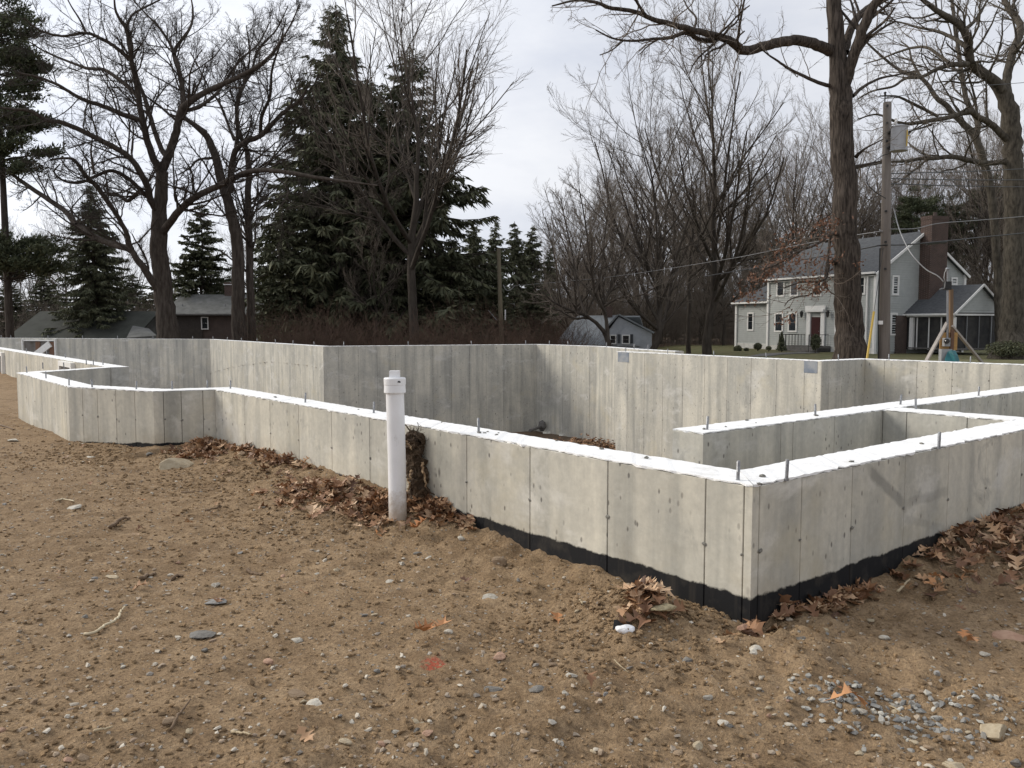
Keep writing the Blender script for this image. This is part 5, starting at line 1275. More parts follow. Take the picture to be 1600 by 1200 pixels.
# brick house on the left, and the mossy roof beside it
hb_xy = at(330, 525, 78); hb = thing('brick_house', 'low brick house with weathered grey roof between the two big bare trees', 'house', (hb_xy[0], hb_xy[1], -1.2))
K3 = np.array([(402 - 800) / F * 78, 78.0]); H3 = House(K3, unit(np.array([-1.0, -0.02])), hb)
if H3.db[1] < 0: H3.db = -H3.db
u3 = lambda u: H3.a_of(u); z3 = lambda v, a=4: H3.zed(v, a, 0)
bd = MB(); bd.prism([H3.P(.1, 0, 0)[:2], H3.P(u3(262), 0, 0)[:2], H3.P(u3(262), 8, 0)[:2], H3.P(.1, 8, 0)[:2]], -2.2, z3(491)); bw = bd.build('wall', M['brick_dark'], hb)
pn = MB(); pn.slab([H3.P(u3(318), -.04, -2), H3.P(u3(265), -.04, -2), H3.P(u3(265), -.04, z3(492)), H3.P(u3(318), -.04, z3(492))], .06); pn.build('siding_panel', M['lumber_dark'], bw)
H3.roof([H3.P(-.3, -.5, z3(491.5)), H3.P(u3(256), -.5, z3(491.5)), H3.P(u3(262), 4, z3(458)), H3.P(-.3, 4, z3(458.5))][::-1], 'roof', M['shingle_pale'])
H3.roof([H3.P(-.3, 8.5, z3(491.5)), H3.P(u3(256), 8.5, z3(491.5)), H3.P(u3(262), 4, z3(458)), H3.P(-.3, 4, z3(458.5))], 'roof', M['shingle_pale'])
H3.board(-.3, -.55, z3(491.5), u3(256), -.55, z3(491.5), 'gutter', M['stone'], .12, .16)
for u_ in (273, 322): H3.window('front', u3(u_), z3(505), .5, 1.0, -.06, fr=.09)
cc = MB(); q0 = H3.P(u3(341.5), 4.0, 0); cc.box((q0[0], q0[1], z3(451)), .95, .7, 1.5); chb = cc.build('chimney', M['brick'], hb)
cc = MB(); cc.box((q0[0], q0[1], z3(442.3)), 1.1, .85, .07); cc.build('chimney_cap', M['trim'], chb)
for u_, v_ in ((278, 481), (346, 481)):
    vp = MB(); b_ = 1.4; a_ = u3(u_); vp.lathe([(.06, 0), (.06, .55), (0, .55)], 8, H3.P(a_, b_, z3(484))); vp.lathe([(.25, 0), (.12, .1), (.06, .1)], 8, H3.P(a_, b_, z3(485) + .05)); vp.build('vent_pipe', M['galv'], hb)
hg_xy = at(120, 530, 66); hg = thing('green_roof_house', 'low building with broad mossy green roof at the left behind the back wall', 'house', (hg_xy[0], hg_xy[1], -2.5))
K4 = np.array([(205 - 800) / F * 64, 64.0]); H4 = House(K4, unit(np.array([-1.0, 0.03])), hg)
if H4.db[1] < 0: H4.db = -H4.db
u4 = lambda u: H4.a_of(u); z4 = lambda v: H4.zed(v, 4, 0)
bd = MB(); bd.prism([H4.P(.3, .6, 0)[:2], H4.P(u4(10), .6, 0)[:2], H4.P(u4(10), 9, 0)[:2], H4.P(.3, 9, 0)[:2]], -3.5, z4(531)); bd.build('wall', M['lumber_dark'], hg)
H4.roof([H4.P(0, 0, z4(534)), H4.P(u4(2), 0, z4(534)), H4.P(u4(8), 4.8, z4(485)), H4.P(-.1, 4.8, z4(485))][::-1], 'roof', M['shingle_green'])
H4.roof([H4.P(0, 9.6, z4(534)), H4.P(u4(2), 9.6, z4(534)), H4.P(u4(8), 4.8, z4(485)), H4.P(-.1, 4.8, z4(485))], 'roof', M['shingle_green'])
gb = MB(); gb.slab([H4.P(.3, .6, z4(532)), H4.P(.3, 9, z4(532)), H4.P(.3, 4.8, z4(487))], .1); gb.build('gable', M['shingle_pale'], hg)
lt = thing('shed', 'small grey shed roof beside the mossy green roof', 'shed', tuple(at(220, 530, 63)))
sh = MB(); p_ = [at(200, 532, 62), at(243, 532, 62), at(243, 528, 64), at(214, 512, 66), at(204, 512, 66)]
sh.slab([at(197, 532, 62), at(244, 528, 62), at(232, 517, 66), at(207, 512.5, 66)][::-1], .2); sh.build('roof', M['shingle_pale'], lt)
sh = MB(); c_ = at(221, 540, 64); sh.box((c_[0], c_[1], c_[2] - .9), 1.9, 2.2, 2.0); sh.build('wall', M['lumber_dark'], lt)

# ------------------------------------------------------------------ utility pole, wires, meter post
M['pole'] = speckle('weathered_grey_pole_wood', (0.205, 0.180, 0.158), (0.125, 0.108, 0.094), 6, 0.9, 0.5, 20, (1, 1, 0.08))
M['pole_dark'] = speckle('old_dark_pole_wood', (0.10, 0.085, 0.06), (0.16, 0.135, 0.085), 5, 0.9, 0.5, 20, (1, 1, 0.08))
M['can'] = speckle('grey_transformer_paint', (0.36, 0.37, 0.385), (0.31, 0.32, 0.335), 4, 0.5)
M['wire'] = speckle('black_wire', (0.02, 0.02, 0.02), (0.035, 0.035, 0.035), 9, 0.5)
M['wire_pale'] = speckle('bare_aluminium_wire', (0.30, 0.30, 0.30), (0.2, 0.2, 0.2), 9, 0.5, metal=0.3)
M['yellow'] = speckle('yellow_plastic_guard', (0.58, 0.40, 0.07), (0.50, 0.34, 0.07), 6, 0.5)
M['plywood'] = speckle('orange_plywood', (0.45, 0.27, 0.10), (0.36, 0.21, 0.085), 4, 0.8, stretch=(1, 1, 6))
M['fresh_wood'] = speckle('pale_grey_lumber', (0.40, 0.36, 0.32), (0.30, 0.27, 0.24), 5, 0.8, stretch=(1, 1, .2))
M['post_wood'] = speckle('brown_post', (0.22, 0.15, 0.09), (0.15, 0.10, 0.065), 6, 0.8, stretch=(1, 1, .2))
M['teal'] = speckle('teal_tarp', (0.02, 0.115, 0.135), (0.03, 0.16, 0.175), 6, 0.5)
M['box_grey'] = speckle('grey_steel_box', (0.36, 0.37, 0.375), (0.30, 0.31, 0.315), 5, 0.5)
YP = 27.0
pb_ = at(1381.5, 575, YP); pt_ = at(1386.5, 160, YP)
up_ = thing('utility_pole', 'weathered wooden utility pole carrying a grey transformer can', 'utility pole', (pb_[0], pb_[1], -1.0))
m_ = MB(); m_.tube([(pb_[0], pb_[1], -1.2), tuple(pb_), tuple((pb_ + pt_) / 2), tuple(pt_)], [.185, .175, .15, .125], 14); m_.build('pole', M['pole'], up_, True)
tc = at(1405, 216, YP - .35)
m_ = MB(); m_.lathe([(0, .42), (.10, .42), (.255, .36), (.27, .36), (.27, .33), (.25, .33), (.25, -.36), (.265, -.36), (.265, -.4), (0, -.4)], 20, tc); tr_ = m_.build('transformer', M['can'], up_)
m_ = MB(); m_.lathe([(.03, .0), (.05, .04), (.03, .08), (.05, .12), (.03, .16), (.045, .2), (0, .24)], 8, tc + np.array([-.12, 0, .40])); m_.build('bushing', M['trim'], tr_)
m_ = MB(); m_.bar(tc + np.array([.12, -.27, .2]), tc + np.array([.12, -.27, -.3]), .05, .02); m_.bar(tc + np.array([.12, -.27, .02]), tc + np.array([.19, -.26, .02]), .04, .02); m_.build('label_plate', M['yellow'], tr_)
for dz in (.22, -.25):
    m_ = MB(); m_.bar(tc + np.array([-.25, .1, dz]), (pt_[0], pt_[1], tc[2] + dz), .07, .05); m_.build('bracket', M['iron'], up_)
m_ = MB(); q_ = pt_ + np.array([-.09, -.02, .0]); m_.lathe([(.02, -.05), (.02, .18), (.05, .2), (.03, .26), (.05, .3), (0, .34)], 8, q_); m_.build('insulator', M['iron'], up_)
rz = at(1376, 480, YP); m_ = MB(); m_.tube([at(1375, 388, YP - .1), at(1373, 480, YP - .1), at(1372.5, 565, YP - .1)], .022, 6); m_.build('riser', M['wire'], up_)
bxp = at(1375.5, 504, YP - .2); m_ = MB(); m_.box(bxp, .13, .1, .12); m_.build('junction_box', M['trim'], up_)
for v_ in (165, 192, 220, 330, 378, 420):
    q_ = at(1386.5 - (v_ - 160) / 80, v_, YP - .16); m_ = MB(); m_.box(q_, .06, .05, .06); m_.build('bolt', M['iron'], up_)
YQ = 60.0
p2b, p2t = at(784, 545, YQ), at(779, 388, YQ)
up2 = thing('utility_pole', 'second utility pole, dark and bare topped, before the dark evergreens', 'utility pole', (p2b[0], p2b[1], float(base_h(p2b[0], p2b[1]))))
m_ = MB(); m_.tube([(p2b[0], p2b[1], -3.5), tuple(p2b), tuple(p2t)], [.20, .19, .13], 12); m_.build('pole', M['pole_dark'], up2, True)
m_ = MB(); m_.bar(at(789.5, 484, YQ - .3), at(789.5, 500, YQ - .3), .09); m_.build('guard', M['trim'], up2)
m_ = MB(); m_.tube([at(763, 485, YQ - .8), at(777, 501, YQ - .8)], .03, 6); m_.build('bracket', M['wire_pale'], up2)
def wire(label, pts, r, mt='wire', sag=0.0, n=14, name='power_line', cat='wire', group=None):
    P = [np.asarray(at(*q)) for q in pts]; L, _, _ = smooth_line(P, [r] * len(P), n * max(1, len(P) - 1))
    if sag: t_ = np.linspace(0, 1, len(L)); L[:, 2] -= sag * 4 * t_ * (1 - t_)
    m = MB(); m.tube(L, r, 5); o = m.build(name, M[mt]); tag(o, label, cat, group); return o
wire('thin top wire running from the pole top away over the road', [(1383, 153, YP), (1500, 137, 32), (1600, 129, 38), (1700, 120, 44)], .012)
wire('pale wire sagging from the second pole across to the transformer pole', [(788, 448, YQ - .5), (950, 433, 52), (1130, 406, 42), (1222, 388, 36), (1300, 373, 31), (1379, 361, YP - .2)], .013, 'wire_pale')
wire('pale wire looping off the second pole', [(786, 445, YQ - .5), (791, 453, YQ - .6), (797, 453, YQ - .6), (804, 447, YQ - .6)], .03, 'wire_pale')
wire('thick black cable crossing in front of the grey house roof', [(1100, 432, 44), (1220, 412, 36), (1341, 390, 29), (1376, 383.5, YP - .2), (1420, 382, YP + 1), (1483, 376, 30), (1540, 370, 33), (1600, 364, 36), (1700, 352, 42)], .024)
m_ = MB(); cl_ = [at(u, 382.3 - (u - 1420) * .095 + 1.2, YP + 1 + (u - 1420) * .032) for u in range(1448, 1484, 6)]; m_.tube(cl_, .05, 8); tag(m_.build('splice_case', M['wire']), 'thick black splice hung on the cable by the chimney', 'cable splice')
wire('pale wire running from the pole towards the far right past the chimney', [(1391, 358, YP - .2), (1430, 357, 28), (1467, 349, 29.5), (1530, 344, 32), (1600, 338, 36), (1700, 328, 42)], .013, 'wire_pale')
for k_, (v0, v1) in enumerate(((271, 264), (279, 281), (287, 292))):
    wire('one of three thin wires strung level below the transformer', [(1389, v0, YP), (1500, (v0 + v1) / 2 + 1, 32), (1600, v1, 37), (1700, v1 - 2, 42)], .019, group='three level wires below the transformer')
wire('black cable loop hanging down the pole below the transformer', [(1389, 240, YP - .2), (1376, 245, YP - .3), (1358, 262, YP - .3), (1355, 285, YP - .3), (1368, 300, YP - .3), (1384, 310, YP - .25)], .014)
drop = wire('twisted white service drop sagging from the pole to the meter post', [(1396, 325, YP - .2), (1405, 358, 26), (1417, 385, 25.2), (1428, 402, 24.8), (1447, 421, 24.4), (1465, 431, 24.1), (1474, 440, 24)], .017, 'wire_pale', name='service_drop')
# meter post
YM = 24.0
mp_b = at(1484, 566, YM)
mp = thing('meter_post', 'temporary electric meter post braced with two grey struts and an orange board', 'meter post', (mp_b[0], mp_b[1], -.3))
R3 = lambda u0, u1, v0, v1, dy, th, name, mt, par=mp: (lambda b: (b.box((at(u0, v0, YM + dy) + at(u1, v1, YM + dy)) / 2, abs(at(u1, v0, YM)[0] - at(u0, v0, YM)[0]), th, abs(at(u0, v0, YM)[2] - at(u0, v1, YM)[2])), b.build(name, mt, par))[1])(MB())
m_ = MB(); m_.bar(at(1486, 590, YM), at(1486, 452, YM), .09); m_.build('post', M['post_wood'], mp)
m_ = MB(); m_.tube([at(1480.5, 540, YM - .1), at(1480.5, 452, YM - .1)], .03, 8); cd = m_.build('conduit', M['galv'], mp)
R3(1475.5, 1485, 440, 453, -.1, .14, 'weatherhead', M['iron'])
m_ = MB(); m_.tube([at(1480.5, 452, YM - .1), at(1480.5, 424, YM - .1)], .022, 8); m_.lathe([(.05, -.03), (.06, .01), (.03, .05), (0, .06)], 8, at(1480, 421, YM - .1)); m_.build('mast', M['galv'], mp)
m_ = MB(); m_.tube([at(1477, 441, YM - .15), at(1475, 434, YM - .15), at(1476, 426, YM - .15), at(1479, 421, YM - .15)], .013, 5); m_.tube([at(1477, 441, YM - .15), at(1476, 450, YM - .15), at(1468, 452, YM - .15)], .013, 5); m_.build('cable', M['wire_pale'], mp)
R3(1468.5, 1495.5, 519.5, 547, -.06, .03, 'board', M['plywood'])
mb_ = R3(1474, 1483, 528, 541, -.15, .14, 'meter_box', M['box_grey'])
m_ = MB(); q_ = at(1478.5, 533, YM - .24); m_.lathe([(.075, 0), (.075, .06), (.06, .09), (0, .09)], 14); V_ = np.concatenate(m_.v); V_ = np.stack([V_[:, 0], -V_[:, 2], V_[:, 1]], 1) + q_; m_.v = [V_]; m_.build('meter', M['glass'], mb_)
R3(1468.5, 1485, 545.5, 580, -.16, .16, 'panel_box', M['box_grey'])
R3(1485, 1490, 515, 546, -.12, .06, 'brace', M['lumber'])
m_ = MB(); q_ = [at(1487, 551, YM - .2), at(1493, 548, YM - .3), at(1497, 556, YM - .4), at(1502, 575, YM - .5), at(1482, 575, YM - .45), at(1483, 562, YM - .3)]; m_.slab(q_, .18); m_.build('tarp', M['teal'], mp)
for (u0, v0, d0), (u1, v1, d1) in (((1480, 504, -.05), (1444, 570, -.9)), ((1487, 509, -.05), (1538, 571, .6))):
    m_ = MB(); m_.bar(at(u0, v0, YM + d0), at(u1, v1, YM + d1), .085, .06); m_.build('strut', M['fresh_wood'], mp)
gy_ = thing('guy_wire', 'yellow plastic guard on the guy wire leaning beside the big furrowed trunk', 'guy wire', tuple(at(1354, 566, 25)))
m_ = MB(); m_.tube([at(1353, 572, 25), at(1365.5, 487, 25.6)], .035, 8); m_.build('guard', M['yellow'], gy_)
m_ = MB(); m_.tube([at(1365, 490, 25.6), at(1380, 388, YP - .1)], .009, 5); m_.build('cable', M['wire'], gy_)
for (u, v, Y_, lb) in [(1556, 548, 44, 'pale stone on the lawn before the porch')]:
    pass

# ------------------------------------------------------------------ pipe, root clump and things lying on the dirt
pg_ = ground_at(622, 813)
px, py = pg_[0], pg_[1]
pr = 0.0575
pipe = thing('drain_pipe', 'upright white plastic pipe with screw cap standing before the long wall', 'pipe', (px, py, pg_[2]))
ptop = float(at(622, 612, py)[2])
m_ = MB(); lean = np.array([0.012, 0.0]); 
m_.tube([(px, py, pg_[2] - .3), (px - .004, py, pg_[2] + .4), (px - .012, py, ptop)], pr, 28, False); pipe_o = m_.build('pipe', M['pvc_foot'], pipe, True)
m_ = MB(); c_ = (px - .012, py, ptop - .006)
m_.lathe([(pr, 0), (pr + .011, 0.0), (pr + .012, .004), (pr + .010, .05), (pr + .012, .052), (pr + .013, .09), (pr + .009, .096), (.04, .098), (0, .098)], 32, c_); cap = m_.build('cap', M['pvc'], pipe)
m_ = MB(); m_.box((c_[0], c_[1], c_[2] + .118), .062, .062, .044); m_.build('plug', M['pvc'], cap)
m_ = MB(); m_.slab([(c_[0] + x_, c_[1] - math.sqrt((pr + .0135) ** 2 - x_ * x_) - .001, c_[2] + z_) for x_, z_ in ((.026, .070), (.044, .067), (.045, .074), (.036, .080), (.030, .078))], .001); m_.build('smudge', M['dark'], cap)

M['root'] = speckle('dirt_caked_root', (0.115, 0.078, 0.047), (0.055, 0.037, 0.025), 14, 0.95, 1.0, 60)
M['root_pale'] = speckle('peeled_pale_root', (0.42, 0.31, 0.19), (0.22, 0.14, 0.08), 18, 0.85)
rc = ground_at(668, 792)
rootc = thing('root_clump', 'dirt caked tree root propped upright between the white pipe and the long wall', 'root clump', tuple(rc))
def lump(pts, rad, name, mt, par, seed, S=18, rough=0.5, n=34):
    rng = np.random.default_rng(seed); P, R, _ = smooth_line(pts, rad, n)
    V, Q_ = tubes(P[None], R[None], S); c = np.repeat(P, S, 0); o_ = V - c
    ph = np.tile(np.arange(S), len(P)).astype(float); ln = np.repeat(np.arange(len(P)), S).astype(float)
    k = 1 + rough * (vnoise(ph * .9, ln * .55, seed) - .5) + rough * .8 * (vnoise(ph * 2.3 + 40, ln * 1.4, seed + 1) - .5)
    k = np.where(ph == 0, k, k); m = raw_mesh(name, c + o_ * k[:, None], Q_, None, [M[mt]], False)
    o = link(name, m, par); return o
RY = rc[1] - 0.02
A_ = lambda u, v, dy=0.0: at(u, v, RY + dy)
lump([A_(657, 800), A_(656, 778), A_(655, 750, .03), A_(652, 725, .06), A_(648, 700, .09), A_(646, 682, .1), A_(646, 673, .1)], [.075, .065, .062, .072, .078, .07, .02], 'root', 'root', rootc, 61, rough=.75)
lump([A_(650, 690, .02), A_(660, 684, .06), A_(664, 676, .1)], [.05, .035, .01], 'root_burl', 'root', rootc, 62)
for k_, (pts, r0, mt) in enumerate([
    ([A_(640, 676, -.02), A_(637, 668, -.03), A_(631, 660, -.03), (A_(629, 656, -.03))], .006, 'root'),
    ([A_(645, 688, -.08), A_(634, 690, -.12), A_(627, 692, -.12), A_(623, 699, -.11)], .011, 'root'),
    ([A_(634, 690, -.12), A_(640, 696, -.12), A_(643, 703, -.11)], .008, 'root_pale'),
    ([A_(655, 685, .02), A_(661, 684, .02), A_(662, 692, .0)], .006, 'root'),
    ([A_(660, 722, -.03), A_(662, 735, -.05), A_(664, 750, -.06), A_(666, 762, -.06)], .011, 'root_pale'),
    ([A_(644, 735, -.04), A_(640, 750, -.06), A_(639, 768, -.06)], .012, 'root_pale'),
    ([A_(643, 740, -.06), A_(648, 760, -.07), A_(646, 778, -.07)], .016, 'root'),
    ([A_(668, 700, .05), A_(674, 718, .06), A_(678, 745, .05), A_(676, 768, .02)], .005, 'root'),
    ([A_(666, 764, -.04), A_(676, 772, -.06), A_(690, 778, -.05), A_(702, 786, -.04)], .006, 'root'),
    ([A_(650, 676, .03), A_(654, 668, .03), A_(652, 660, .04)], .004, 'root'),
    ([A_(640, 682, -.03), A_(634, 680, -.05), A_(630, 684, -.05)], .005, 'root')]):
    m_ = MB(); P_, R_, _ = smooth_line(pts, np.linspace(r0, r0 * .45, len(pts)), 12); P_[1:-1] += RNG.normal(0, r0 * .5, P_[1:-1].shape); m_.tube(P_, R_, 6); m_.build('rootlet', M[mt], rootc)
rng_ = np.random.default_rng(70); n_ = 420                     # root hairs
c_ = np.stack([A_(650 + rng_.normal(0, 6), rng_.uniform(672, 760), .0) for _ in range(n_)]); c_[:, 1] += rng_.uniform(-.05, .12, n_)
P_, R_ = grow(c_, rng_.normal(0, 1, (n_, 3)) + np.array([0, -.4, .1]), rng_.uniform(.03, .10, n_), np.full(n_, .0016), 3, .4, -.1, .5, rng_)
V_, Q_ = tubes(P_, R_, 3); kind(link('root_hair', raw_mesh('root_hair', V_, Q_, None, [M['root']]), rootc), 'stuff')

# oak leaves
def leaf_mesh(seed):
    r = random.Random(seed); pts = []
    prof = [(.0, .012), (.13, .03), (.20, .13), (.29, .23), (.31, .12), (.36, .055), (.44, .24), (.55, .37), (.57, .17), (.61, .075), (.70, .20), (.80, .28), (.81, .13), (.86, .06)]
    def side(sg): return [(x + r.uniform(-.015, .015), sg * y * r.uniform(.75, 1.25)) for x, y in prof]
    out = side(1) + [(1.0, 0.0)] + side(-1)[::-1]
    out = np.array(out); spine = np.stack([np.clip(out[:, 0] * .96, 0, 1), np.zeros(len(out))], 1)
    curl = r.uniform(-1.1, 1.3); fold = r.uniform(.1, .9); tw = r.uniform(-.6, .6)
    def bend(p):
        x, y = p[:, 0] - .5, p[:, 1]
        z = curl * x * x + fold * np.abs(y) + tw * x * y + 0.05 * np.sin(9 * x + seed)
        return np.stack([x, y, z], 1)
    V = np.concatenate([bend(out), bend(spine)]); n_o = len(out); T = []
    Qs = [(i, i + 1, n_o + i + 1, n_o + i) for i in range(n_o - 1)]
    return V, Qs
LEAVES = [leaf_mesh(s_) for s_ in range(9)]
def leaf_mat(name, stops):
    m, t, b = nt(name); g = G(t); p = g.obj()
    col = g.ramp(g.math('FRACT', g.math('ADD', g.orand(), g.island())), stops)
    col = g.mix(0.5, col, g.ramp(g.noise(p, 4, 4), [(.3, (.65, .62, .6)), (.7, (1.2, 1.2, 1.2))]), 'MULTIPLY')
    t.links.new(col, b.inputs['Base Color']); b.inputs['Roughness'].default_value = .6; b.inputs['Specular IOR Level'].default_value = .3
    return m
LS = [(0, (0.095, 0.050, 0.030)), (.2, (0.19, 0.098, 0.052)), (.42, (0.29, 0.155, 0.080)), (.62, (0.42, 0.250, 0.135)), (.82, (0.55, 0.385, 0.240)), (1, (0.15, 0.078, 0.044))]
M['leaf_orange'] = leaf_mat('orange_oak_leaf', [(0, (0.42, 0.19, 0.075)), (.5, (0.50, 0.26, 0.12)), (1, (0.38, 0.16, 0.07))])
M['leaf'] = leaf_mat('dry_oak_leaf', LS)
leaf_me = [raw_mesh('oak_leaf', V * 0.125, Q_, None, [M['leaf']]) for V, Q_ in LEAVES]
def leaf_at(p, label, group=None, s=1.0, up=0.0, rot=None):
    o = bpy.data.objects.new('oak_leaf', rnd.choice(leaf_me)); C.objects.link(o)
    tilt = up if up else rnd.gauss(0, .28)
    o.rotation_euler = (rnd.gauss(0, .28), tilt, rnd.uniform(0, 6.28)) if rot is None else rot
    o.location = (p[0], p[1], p[2] + .012 + abs(rnd.gauss(0, .008)) + (0.04 * s if up else 0)); sz = s * rnd.uniform(.75, 1.2); o.scale = (sz, sz, sz)
    if group is None:
        if not up: o.rotation_euler = (rnd.gauss(0, .12), rnd.gauss(0, .12), rnd.uniform(0, 6.28))
        if 'orange' in label or 'tan' in label or 'peach' in label:
            me_ = o.data.copy(); me_.materials.clear(); me_.materials.append(M['leaf_orange']); o.data = me_
    return tag(o, label, 'leaf', group)
def leaf_litter(name, label, pts, rng):
    """A layer of leaves that lie too thick to be told apart."""
    Vs, Qs, n = [], [], 0
    from mathutils import Euler
    for p, s in pts:
        V, Q_ = LEAVES[rng.integers(0, len(LEAVES))]
        R_ = np.array(Euler((rng.normal(0, .33), rng.normal(0, .33), rng.uniform(0, 6.28))).to_matrix())
        Vs.append((V * .12 * s) @ R_.T + np.asarray(p)); Qs.append(np.asarray(Q_) + n); n += len(V)
    o = link(name, raw_mesh(name, np.concatenate(Vs), np.concatenate(Qs), None, [M['leaf']])); tag(o, label, 'leaves'); return kind(o, 'stuff')
def wallspot(s, t): q = ST(s, t); return np.array([q[0], q[1], float(height(q[0], q[1]))])
# piles: (label of a leaf, group, label of the layer, spots in s,t, spread, how many single, how many in the layer, height)
on = lambda u, v: to_st(*ground_xy(u, v))
piles = [
    ('brown oak leaf in the heap against the wall right of the white pipe', 'leaves heaped right of the white pipe', 'bed of brown oak leaves heaped against the wall right of the white pipe', on(690, 800), (.20, .09), 34, 200, .08),
    ('brown oak leaf in the patch left of the white pipe', 'leaves drifted left of the white pipe', 'bed of brown oak leaves drifted just left of the white pipe', on(588, 800), (.16, .09), 22, 110, .06),
    ('brown oak leaf in the broad drift midway along the long wall', 'leaves in the drift midway along the long wall', 'broad drift of dry oak leaves midway along the long wall', on(500, 772), (.40, .14), 40, 190, .04),
    ('dark oak leaf in the thin trail beside the long wall', 'leaves trailing along the long wall', 'thin trail of oak leaves at the foot of the long wall', on(425, 715), (.45, .07), 26, 130, .04),
    ('reddish oak leaf banked in the corner of the bay', 'leaves banked by the bay', 'bed of reddish oak leaves banked in the corner of the bay', on(312, 704), (.26, .14), 26, 190, .05),
    ('oak leaf in the small heap beside the mound at the near corner', 'leaves beside the mound at the near corner', 'small heap of oak leaves beside the mound near the corner', on(1008, 968), (.065, .06), 20, 30, .045),
    ('dark oak leaf in the strip along the black coated side wall', 'leaves along the black side wall', 'strip of dark oak leaves along the black foot of the side wall', on(1275, 958), (.04, .26), 22, 80, .012),
    ('brown oak leaf in the big drift against the side wall', 'leaves drifted against the side wall', 'big drift of brown oak leaves against the side wall at the edge of the picture', on(1575, 862), (.18, .44), 50, 240, .05),
]
for lab, grp, lab2, (s0, t0), (ds, dt), n1, n2, hh in piles:
    rng = np.random.default_rng(abs(hash(len(lab) * 7 + n2)) % 1000); spots = []
    def place():
        while True:
            s, t = s0 + rng.normal(0, ds), t0 + rng.normal(0, dt)
            if s0 > .25 and t > (-.03 if s < 6.6 else -.7): t = -.03 - abs(rng.normal(0, .05))
            if s0 <= .25 and s > -.02: s = -.02 - abs(rng.normal(0, .04))
            k = math.exp(-((s - s0) / ds / 1.5) ** 2 - ((t - t0) / dt / 1.5) ** 2)
            p = wallspot(s, t)
            return p, k
    lay = []
    for _ in range(n2):
        p, k = place(); p[2] += hh * k * rng.random() + .008; lay.append((p, rng.uniform(.55, 1.15)))
    leaf_litter('leaf_litter', lab2, lay, rng)
    for _ in range(n1):
        p, k = place(); p[2] += hh * k + .006; leaf_at(p, lab, grp, 1.0)
# leaves lying by themselves
for u, v, s, up, lab in [
    (872, 972, 1.15, 0, 'orange brown oak leaf lying alone on the open dirt'),
    (1127, 933, .8, 1.1, 'tan oak leaf standing on the mound at the foot of the black coat'),
    (1086, 926, .8, 1.4, 'narrow tan oak leaf standing upright against the black coat'),
    (1105, 930, .8, .9, 'brown oak leaf leaning on the mound before the black coat'),
    (1027, 905, .7, 1.2, 'pale curled oak leaf poking up left of the cream patch on the black coat'),
    (660, 1005, .9, .2, 'tan oak leaf lying above the red paint mark'),
    (688, 1000, .9, .1, 'pale peach oak leaf lying right above the red paint mark'),
    (1325, 1115, 1.3, .2, 'orange oak leaf lying in the blue grey gravel patch'),
    (1312, 1092, .8, .3, 'narrow orange leaf at the edge of the blue grey gravel patch'),
    (1462, 912, .7, .2, 'orange leaf lying below the leaf drift at the side wall'),
    (1452, 924, .7, .2, 'pink brown leaf lying just below the orange one at the side wall'),
    (1500, 911, .8, 0, 'grey tan leaf lying below the drift at the side wall'),
    (1368, 893, .7, .9, 'pale leaf standing at the foot of the side wall'),
    (1505, 1007, .6, .2, 'thin orange leaf on open dirt at the right'),
    (1520, 1010, .6, .3, 'second thin orange leaf beside the first on open dirt'),
    (655, 836, .9, .4, 'tan oak leaf lying in front of the white pipe mound'),
    (624, 830, .8, .3, 'brown leaf lying just below the foot of the white pipe'),
    (590, 845, .6, .9, 'dark purple brown leaf standing up before the white pipe'),
    (729, 922, .7, .1, 'flat brown leaf pressed in the dirt right of the middle'),
    (222, 788, .6, .3, 'tan leaf on the dirt below the bay'), (275, 814, .6, .4, 'curled pale leaf on the dirt below the bay'),
    (130, 703, .6, .6, 'pale leaf lying close to the corner of the bay'), (200, 690, .8, 1.2, 'russet leaf standing against the bay wall'),
    (340, 795, .6, .4, 'dark leaf on the dirt before the leaf drift'), (165, 908, .7, .1, 'pale pinkish leaf flat on the dirt at the left'),
    (478, 1172, .7, .3, 'dark curled leaf at the bottom of the picture'), (920, 1078, .7, .1, 'dark flat leaf before the mound'),
    (1500, 963, .6, .2, 'dark leaf on the dirt at the far right'), (395, 782, .5, .3, 'small tan leaf beside the leaf drift'),
]:
    leaf_at(ground_at(u, v), lab, None, s, up)
dk = [(leaf_at(wallspot(rnd.uniform(1, 9), -rnd.uniform(.5, 2.6)), 'small dry oak leaf lying loose on the bare dirt before the long wall', 'stray leaves on the dirt', rnd.uniform(.4, .75)),) for _ in range(26)]
# leaves on the basement floor
rng = np.random.default_rng(5); c0 = np.array([(925 - 800) / F * 23.5, 23.5])
leaf_litter('leaf_litter', 'russet heap of leaves on the basement floor by the far corner', [((c0[0] + rng.normal(0, .8), c0[1] + rng.normal(0, .5), FLOOR + .05 + abs(rng.normal(0, .10))), 1.3) for _ in range(420)], rng)
fp = on_top(842, 664, FLOOR + .25)
m_ = MB(); m_.tube([at(828, 673, fp[1] - 1.2), at(846, 666, fp[1] - .4)], .05, 8); m_.lathe([(0, .16), (.10, .10), (.13, -.08), (.06, -.2)], 10, at(847, 664, fp[1] - .35)); tag(m_.build('drain_stub', M['stone']), 'dark pipe stub with round cap at the bottom of the basement corner', 'pipe')

